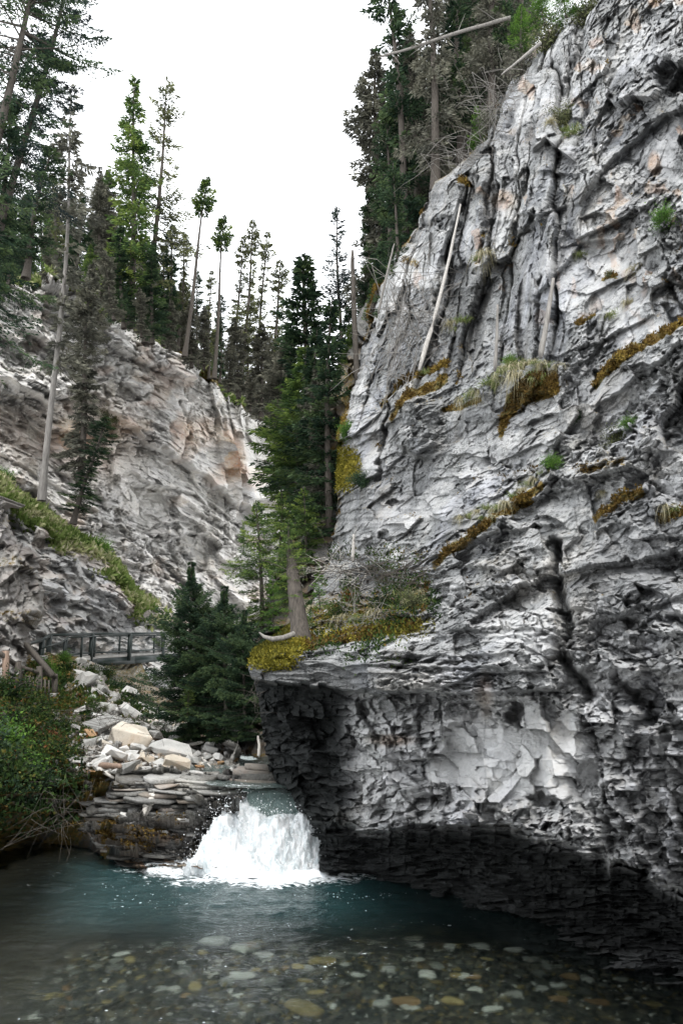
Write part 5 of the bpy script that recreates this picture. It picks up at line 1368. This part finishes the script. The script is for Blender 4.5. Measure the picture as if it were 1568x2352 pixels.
for k, p, s, lb in [('green', (105, 1535), 1.5, 'bright green bushes spilling out under the left end of the boardwalk'), ('green', (150, 1520), 1.3, 'light green bush touching the boardwalk deck'), ('green', (125, 1560), 1.1, 'light green bush below the boardwalk by the fence'),
                    ('mix', (245, 1555), 1.8, 'green bush under the middle of the boardwalk'), ('mix', (215, 1545), 1.3, 'yellowish green bush under the boardwalk beside the squarish boulder'), ('dark', (290, 1575), 2.0, 'dark green bush on the slope under the boardwalk'),
                    ('dark', (325, 1600), 2.0, 'large dark bush in front of the shaded hollow under the boardwalk'), ('dark', (345, 1640), 1.4, 'dark bush behind the bright blocky boulder'), ('olive', (330, 1550), 1.4, 'small yellow-green conifer-like bush under the far end of the boardwalk'),
                    ('green', (215, 1610), .8, 'little green shrub in the middle of the stony slope'), ('mix2', (190, 1595), .9, 'brown weedy shrub on the stony slope'), ('olive', (240, 1635), .8, 'weedy olive shrub above the broad pale boulder'), ('mix2', (275, 1620), .9, 'brown low weeds on the slope below the dark bushes')]:
    shrub(k, on_talus(*p) + Vector((0, -.2, .0)), s * .45, lb, 'bushes on the slope under the boardwalk')
for k, p, s, lb in [('olive', (1415, 1015), .42, 'green bush growing out of the wall with yellow leaf tips'), ('dark', (1325, 965), .22, 'small dark fir-like plant above the green wall bush'), ('green', (1265, 1075), .28, 'bright green plant on the ledge over the dry grass'),
                    ('green', (1525, 520), .4, 'bright green spray of leaves in a crack near the upper right edge'), ('olive', (1290, 280), .8, 'pale olive shrub sitting on the rounded rock high on the wall'), ('olive', (950, 1395), .45, 'olive low shrub on the shelf where the wall begins'),
                    ('green', (1165, 835), .3, 'bright green tuft of leaves in the big grassy shelf'), ('dark', (830, 1110), .5, 'dark green sprig on the left corner of the wall'), ('green', (800, 1000), .6, 'fresh green sprig above the yellow moss cushion of the corner'),
                    ('olive', (1395, 640), .2, 'tiny mossy shrub in the pale upper wall'), ('greyb', (1200, 170), 1.6, 'grey-green shrubs along the cliff edge under the white stick'), ('olive', (1260, 110), 1.4, 'olive shrub mat on the cliff edge near the top'), ('olive', (1340, 40), 1.2, 'olive-green shrub mat at the very top of the cliff'),
                    ('greyb', (1130, 300), 1.3, 'greyish shrub at the notch of the cliff edge'), ('green', (1440, 985), .2, 'small green leaves at the top of the wall bush'), ('mix', (880, 1400), .5, 'red-brown and green weed clump on the mossy shelf'), ('mix', (780, 1420), .45, 'leafy weed clump on the mossy shelf near the thick trunk')]:
    c = on_right(*p); shrub(k, c + Vector((0, -.1, 0)), s, lb, None, 'plant' if s < .6 else 'shrub')
for k, p, Y, s, lb in [('green', (10, 1100), 33, .9, 'bright green bush at the top of the grassy ledge on the left'), ('olive', (215, 1180), 40, .0, ''), ('green', (225, 1265), 47, 1.2, 'green bush at the outer edge of the grassy ledge'), ('green', (300, 1375), 0, 0, '')]:
    if s: shrub(k, on_sheet(MPX, MPY, MW, *p), s, lb)
for p, s, lb in [((250, 965), 1.6, 'green bush on the far cliff at the tip of the slanting small spruce'), ((455, 840), 2.2, 'green mossy bush on the rim above the pale far cliff'), ((610, 1000), 2.4, 'dull green bush on the shoulder where the far cliff turns away')]:
    shrub('olive', on_sheet(FPX, FPY, FW, *p), s, lb)

def grass_proto(seed, n=130, L=.4, droop=.8, mat='dry_grass'):
    rr_ = np.random.default_rng(seed); V_, F_, T = [], [], []
    for k in range(n):
        az = rr_.uniform(0, 6.28); o = np.array([math.cos(az), math.sin(az), 0]); l = L * rr_.uniform(.5, 1.2); b = rr_.normal(0, .10, 3) * np.array([1, .6, .2])
        s_ = np.linspace(0, 1, 5); sw = droop * rr_.uniform(.5, 1.2)
        p = b + o * (l * .6 * s_)[:, None] + np.array([0, 0, 1.]) * (l * (.7 * s_ - sw * 1.2 * s_ ** 2))[:, None]
        side = np.array([-o[1], o[0], 0]) * .006; w = np.array([1, 1, .8, .5, .1])[:, None]
        V_.append(np.concatenate([p + side * w, p - side * w])); i = np.arange(4) + 10 * k
        F_.append(np.stack([i, i + 1, i + 6, i + 5], -1)); T.append(np.full(10, np.clip(rr_.normal(.5, .2), 0, 1)))
    o = mesh_obj('grass_tuft', np.concatenate(V_), np.concatenate(F_), M[mat], attrs={'tone': np.concatenate(T)})
    me = o.data; bpy.data.objects.remove(o); return me
GR = [grass_proto(1, 150, .55, 1.1), grass_proto(2, 130, .45, .9, 'grass'), grass_proto(3, 120, .6, 1.3), grass_proto(4, 140, .35, .5, 'grass')]
k_ = 0
for grp, lb, cat, L in (('tufts on the big mossy shelf', 'dry drooping grass tuft on the big mossy shelf of the wall', 'grass', [(1065, 925), (1085, 915), (1105, 905), (1125, 890), (1150, 872), (1165, 862), (1180, 855), (1200, 848), (1215, 842), (1235, 842), (1250, 846), (1268, 848), (1285, 848), (1140, 895), (1190, 875), (1225, 870), (1260, 870), (1240, 880), (1160, 848), (1175, 838)]),
                        ('tufts on the slanting grass ledge', 'pale drooping grass tuft on the slanting ledge in the middle of the wall', 'grass', [(1065, 1195), (1080, 1190), (1100, 1180), (1120, 1175), (1135, 1180), (1150, 1175), (1165, 1165), (1180, 1150), (1200, 1130), (1215, 1115), (1230, 1105), (1250, 1095), (1145, 1195), (1110, 1195)]),
                        ('tufts scattered over the upper wall', 'small dry grass tuft rooted in a crack of the upper wall', 'grass', [(1110, 590), (1090, 600), (1440, 700), (1400, 730), (1455, 620), (1060, 740), (1030, 745), (1290, 300), (1265, 290), (1310, 310), (1450, 800), (1550, 1180), (1535, 1175), (980, 860), (1380, 1135), (1330, 590), (870, 1390), (930, 1370), (965, 1360), (1040, 760)]),
                        ('tufts on the mossy shelf by the trunk', 'short green grass tuft on the mossy shelf beside the thick trunk', 'grass', [(740, 1430), (765, 1440), (790, 1420), (820, 1425), (860, 1410), (900, 1400), (940, 1385), (975, 1380), (720, 1400), (755, 1400)])):
    for p in L:
        c = on_right(*p); o = bpy.data.objects.new('grass_tuft', GR[k_ % 4]); col.objects.link(o); k_ += 1
        s = random.uniform(.55, .95) * (1.4 if c.y > 16 else .8 if c.y > 12.5 else .5); o.location = c + Vector((0, -.06, 0)); o.scale = (s, s, s); o.rotation_euler = (0, 0, random.uniform(0, 6.28)); tag(o, lb, cat, grp)

def carpet(name, PX, PY, W_, weight, n, leaf, mat, seed, lift=.0, up=.6):
    rr_ = np.random.default_rng(seed); w = np.clip(weight, 0, None).ravel(); w = w / w.sum()
    i = rr_.choice(len(w), n, p=w); c = W_.reshape(-1, 3)[i] + rr_.normal(0, leaf * .4, (n, 3)); c[:, 1] -= lift
    d = norm(rr_.normal(0, .7, (n, 3)) + np.array([0, -.5, up])); s = norm(np.cross(d, rr_.normal(0, 1, (n, 3))))
    sc = (c[:, 1] / 16) ** .6
    tn = np.clip(.5 + .3 * fbm(c[:, 0] * 1.5, c[:, 2] * 1.5, seed, 3) + rr_.normal(0, .15, n), 0, 1)
    lv, lf, lt = leaves_mesh(c, d, s, leaf * sc * rr_.uniform(.5, 1.4, n), leaf * .5 * sc * rr_.uniform(.5, 1.4, n), tn)
    tag(mesh_obj(name, lv, lf, M[mat], attrs={'tone': lt}), kind='stuff')
mm_ = sstep(.58, .85, MASKS['moss'] + .25 * fbm(RPX * .04, RPY * .04, 71, 3))
yel = np.clip(ell(RPX, RPY, 632, 1480, 60, 60, .3) + .8 * ell(RPX, RPY, 790, 1080, 34, 44, .4) + .10 * ell(RPX, RPY, 850, 1440, 140, 34, .4), 0, 1)
carpet('rusty_moss', RPX, RPY, RW, mm_ * (1 - yel) * np.clip(.4 + fbm(RPX * .06, RPY * .06, 72, 3), 0, 1), 30000, .07, 'moss_rust', 3)
carpet('yellow_moss', RPX, RPY, RW, yel * (RPX < 1000) * (mm_ + .5) * (RPY < 1540), 26000, .07, 'moss', 4, .05)
t_ = MPY - np.interp(MPX, [p[0] for p in STOP], [p[1] for p in STOP])
n_ = fbm(MPX * .03, MPY * .04, 33, 4)
carpet('ledge_grass', MPX, MPY, MW, sstep(70, 30, t_ + 30 * n_) * (t_ > 0) * (n_ > -.35) * sstep(400, 300, MPX), 26000, .20, 'grass', 5)
t_ = FPY - np.interp(FPX, FTOP_X, FTOP_Y)
carpet('rim_grass', FPX, FPY, FW, sstep(14, 3, t_) * (fbm(FPX * .04, FPY * 0, 9, 3) > -.2), 9000, .22, 'grass', 6)
n_ = fbm(TPX * .03, TPY * .04, 35, 4)
carpet('bank_undergrowth', TPX, TPY, TW, (sstep(230, 120, TPX + 40 * n_) * (TPY < 1890) * (TPY > 1530) * (.3 + np.clip(n_ + .5, 0, 1))), 60000, .12, 'leaf_mix', 7, .05)
carpet('shelf_undergrowth', RPX, RPY, RW, ell(RPX, RPY, 830, 1390, 190, 110, .5) * (RPX < 1010) * (fbm(RPX * .03, RPY * .03, 73, 3) > -.05), 7000, .08, 'leaf_mix', 17, .05)
carpet('slope_weeds', TPX, TPY, TW, (n_ > -.05) * (TPX > 120) * (TPX < 420) * (TPY < 1700) * (TPY > 1530) * 1., 9000, .10, 'leaf_mix', 8, .0)
carpet('ledge_moss', TPX, TPY, TW, (n_ > .15) * (TPX > 150) * (TPX < 430) * (TPY > 1880) * (TPY < 1960) * 1., 3500, .05, 'moss_rust', 9, .0)

# ------------------------------------------------------------------ boardwalk
def box_between(a, b, w, h, up=Vector((0, 0, 1))):
    a = Vector(a); b = Vector(b); d = (b - a).normalized(); s = d.cross(up).normalized(); u = s.cross(d).normalized()
    vs = []
    for p in (a, b):
        for i, j in ((-1, -1), (1, -1), (1, 1), (-1, 1)): vs.append(p + s * w * .5 * i + u * h * .5 * j)
    return np.array([tuple(q) for q in vs]), np.array([[0, 1, 2, 3], [7, 6, 5, 4], [0, 4, 5, 1], [1, 5, 6, 2], [2, 6, 7, 3], [3, 7, 4, 0]])
def boxes(name, L, mat, parent):
    vs, fs, b = [], [], 0
    for it in L:
        v, f = box_between(*it); vs.append(v); fs.append(f + b); b += 8
    o = mesh_obj(name, np.concatenate(vs), np.concatenate(fs), mat, parent); return o
mb = NB('green_painted_steel'); M['steel'] = mb.done(mb.bsdf(mb.ramp(mb.noise(5, 4), [(.3, (.010, .018, .017)), (.7, (.022, .032, .030))]), .45, None, .4))
mb = NB('wire_mesh_panel'); M['mesh'] = mb.done(mb.mixsh(.2, mb.n.new('ShaderNodeBsdfTransparent').outputs[0], mb.bsdf((.03, .045, .043), .5)))
M['concrete'] = plain_mat('weathered_concrete', (.24, .235, .22), (.42, .41, .39), 2.5, .9)
bw = [(40, 1546, 32), (95, 1526, 35), (112, 1512, 37), (210, 1504, 41), (298, 1500, 44), (375, 1495, 48), (470, 1492, 53)]
root = empty('boardwalk', (0, 0, 0))
D_ = [V(x, y, Y) for x, y, Y in bw]; back_ = Vector((.35, 1.5, 0))
vs, fs = [], []
for i, d in enumerate(D_):
    for q in (d, d + back_, d + back_ + Vector((0, 0, -.18)), d + Vector((0, 0, -.18))): vs.append(tuple(q))
    if i:
        a_ = 4 * (i - 1); b_ = 4 * i
        for k in range(4): fs.append([a_ + k, a_ + (k + 1) % 4, b_ + (k + 1) % 4, b_ + k])
mesh_obj('deck', np.array(vs), np.array(fs), M['concrete'], root)
RH = 1.08
boxes('handrail', [(D_[i] + Vector((0, -.05, RH)), D_[i + 1] + Vector((0, -.05, RH)), .13, .13) for i in range(0, len(D_) - 1)], M['steel'], root)
boxes('lower_rail', [(D_[i] + Vector((0, -.05, .10)), D_[i + 1] + Vector((0, -.05, .10)), .08, .09) for i in range(0, len(D_) - 1)], M['steel'], root)
boxes('back_rail', [(D_[i] + back_ + Vector((0, 0, RH)), D_[i + 1] + back_ + Vector((0, 0, RH)), .07, .07) for i in range(0, len(D_) - 1)], M['steel'], root)
for i in range(0, len(D_)):
    boxes('post', [(D_[i] + Vector((0, -.08, -.42)), D_[i] + Vector((0, -.08, RH)), .20, .20, Vector((0, 1, 0)))], M['steel'], root)
for i in range(1, len(D_) - 1):
    for t in (.33, .66):
        a_ = D_[i].lerp(D_[i + 1], t) + back_
        boxes('back_post', [(a_, a_ + Vector((0, 0, RH)), .09, .09, Vector((0, 1, 0)))], M['steel'], root)
    a_, b_ = D_[i] + Vector((0, -.03, .14)), D_[i + 1] + Vector((0, -.03, .14)); h_ = Vector((0, 0, RH - .18)); th = Vector((0, .012, 0))
    q = np.array([tuple(k) for k in (a_, b_, b_ + h_, a_ + h_)]); me_ = mesh_obj('mesh_panel', q, np.array([[0, 1, 2, 3]]), M['mesh'], root)
boxes('girder', [(D_[i] + Vector((.1, .5, -.38)), D_[i + 1] + Vector((.1, .5, -.38)), .2, .38) for i in range(2, len(D_) - 1)], M['steel'], root)
tag(root, 'narrow boardwalk with dark green railings curving along the foot of the left cliff', 'boardwalk')
# abutment and wooden fence at the left
root = empty('retaining_wall', V(68, 1530, 33)); v, f = box_between(V(58, 1540, 32.6), V(96, 1525, 34.8), .5, .75); mesh_obj('wall', v - np.array(root.location), f, M['concrete'], root)
tag(root, 'short pale concrete block where the boardwalk meets the leaning rock', 'wall')
root = empty('wooden_fence', V(50, 1590, 24))
fl = root.location
for x, y0, y1 in ((14, 1495, 1600), (42, 1520, 1600), (92, 1530, 1605), (126, 1548, 1612)):
    boxes('post', [(V(x, y1, 24 + x * .02) - fl, V(x, y0, 24 + x * .02) - fl, .16, .16, Vector((0, 1, 0)))], M['brown_wood'] if x == 14 else M['bark'], root)
boxes('rail', [(V(0, 1500, 24) - fl, V(42, 1530, 25) - fl, .1, .12), (V(42, 1530, 25) - fl, V(130, 1556, 26.5) - fl, .08, .1), (V(60, 1480, 27) - fl, V(122, 1552, 25.5) - fl, .14, .16)], M['bark'], root)
boxes('picket', [(V(50 + 9 * k, 1548 + 2 * k, 25.4) - fl, V(50 + 9 * k, 1604, 25.4) - fl, .05, .03, Vector((0, 1, 0))) for k in range(8)], M['bark'], root)
tag(root, 'dark weathered timber fence at the left edge below the boardwalk', 'fence')

# ------------------------------------------------------------------ cobbles in the shallow water
def cobble_mesh(seed, mat):
    bm = bmesh.new(); bmesh.ops.create_icosphere(bm, subdivisions=3, radius=1)
    for v in bm.verts:
        c = v.co; k = float(fbm(np.array([c.x * 1.1 + seed]), np.array([c.y * 1.1 + c.z]), seed, 2)[0]); v.co = c * (1 + .30 * k)
    for f in bm.faces: f.smooth = True
    me = bpy.data.meshes.new('cobble'); bm.to_mesh(me); bm.free(); me.materials.append(mat); return me
cm = [boulder_mat('cobble_grey', (.05, .052, .047), (.22, .215, .19), rust=.2), boulder_mat('cobble_ochre', (.13, .10, .045), (.36, .28, .13), rust=.4), boulder_mat('cobble_pale', (.24, .23, .21), (.52, .50, .45), rust=.1), boulder_mat('cobble_orange', (.17, .10, .05), (.32, .21, .11), (.26, .14, .06), .6)]
CB = [[cobble_mesh(300 + 7 * k + j, m) for j in range(3)] for k, m in enumerate(cm)]
def wplane(px, py, z):
    up = 1176 - py; ratio = (up * CP + F * SP) / (F * CP - up * SP); Y = (z - CAMZ) / ratio
    return P(px, py, Y)
for (x, y, w, k, lb) in ((490, 2186, 84, 2, 'long pale stone just under the surface in the middle of the pool'), (555, 2268, 66, 2, 'flat pale cobble below the long pale stone'), (700, 2280, 34, 1, 'yellowish round cobble near the middle of the shallows'),
                         (930, 2325, 70, 3, 'bright orange cobble at the bottom of the photo'), (890, 2322, 26, 2, 'pale small cobble touching the bright orange one'), (1375, 2330, 66, 3, 'big orange-tan cobble at the bottom right'), (820, 2265, 44, 2, 'cream cobble beneath the shade of the cliff'),
                         (700, 2340, 90, 1, 'broad yellowish flat cobble cut by the bottom edge'), (1090, 2270, 44, 3, 'orange stone under the dark overhang'), (1050, 2250, 26, 1, 'small ochre stone above the orange stone under the overhang'),
                         (740, 2232, 70, 1, 'ochre flat stone breaking the surface in the ripples'), (1130, 2344, 60, 2, 'pale oval cobble at the bottom edge'), (1280, 2290, 50, 2, 'pale stone by the right shallows'), (1180, 2205, 56, 2, 'pale streaked stone close to the cliff foot'),
                         (1040, 2325, 54, 1, 'tan cobble between the bright orange and the big orange-tan cobble')):
    c = Vector(wplane(x, y, -.20).tolist()); s = w / ppm(c.y) * .42
    stone('cobble', CB[k][int(x) % 3], (c.x, c.y, c.z - .02), (s, s * random.uniform(.6, .8), min(s * .45, .11)), (random.uniform(-.15, .15), random.uniform(-.15, .15), random.uniform(-.5, .5)), lb, 'stone')
r = random.Random(9); n = 0
while n < 285:
    x = r.uniform(40, 1568); y = 2120 + 240 * r.random() ** .8
    if y < np.interp(x, [150, 500, 1000, 1568], [2230, 2150, 2140, 2260]): continue
    z0 = -.30; c = Vector(wplane(x, y, z0).tolist())
    zz = float(bed_z(np.array(c.x), np.array(c.y)))
    w = 11 + 30 * r.random() ** 1.6; s = w / ppm(c.y) * .5
    k = r.choices([0, 1, 2, 3], [6, 2.2, 2.4, .7])[0]
    stone('cobble', r.choice(CB[k]), (c.x, c.y, zz + s * .25), (s, s * r.uniform(.65, 1), s * r.uniform(.35, .6)), (r.uniform(-.2, .2), r.uniform(-.2, .2), r.uniform(0, 3)),
          'rounded river cobble lying under the clear shallow water', 'stone', 'cobbles on the bed of the shallows'); n += 1

bz_ = lambda x, y: (x, y, float(bed_z(np.array(x), np.array(y))) + .03)
gravel('riverbed_gravel', lambda q: (q.uniform(-5.5, 6.5), q.uniform(6.5, 14)), 9000, .02, .08, cm[0], 11, bz_)
gravel('riverbed_gravel', lambda q: (q.uniform(-5.5, 6.5), q.uniform(6.5, 13)), 1500, .02, .07, cm[1], 12, bz_)
gravel('riverbed_gravel', lambda q: (q.uniform(-5.5, 6.5), q.uniform(6.5, 13)), 1300, .02, .06, cm[2], 13, bz_)
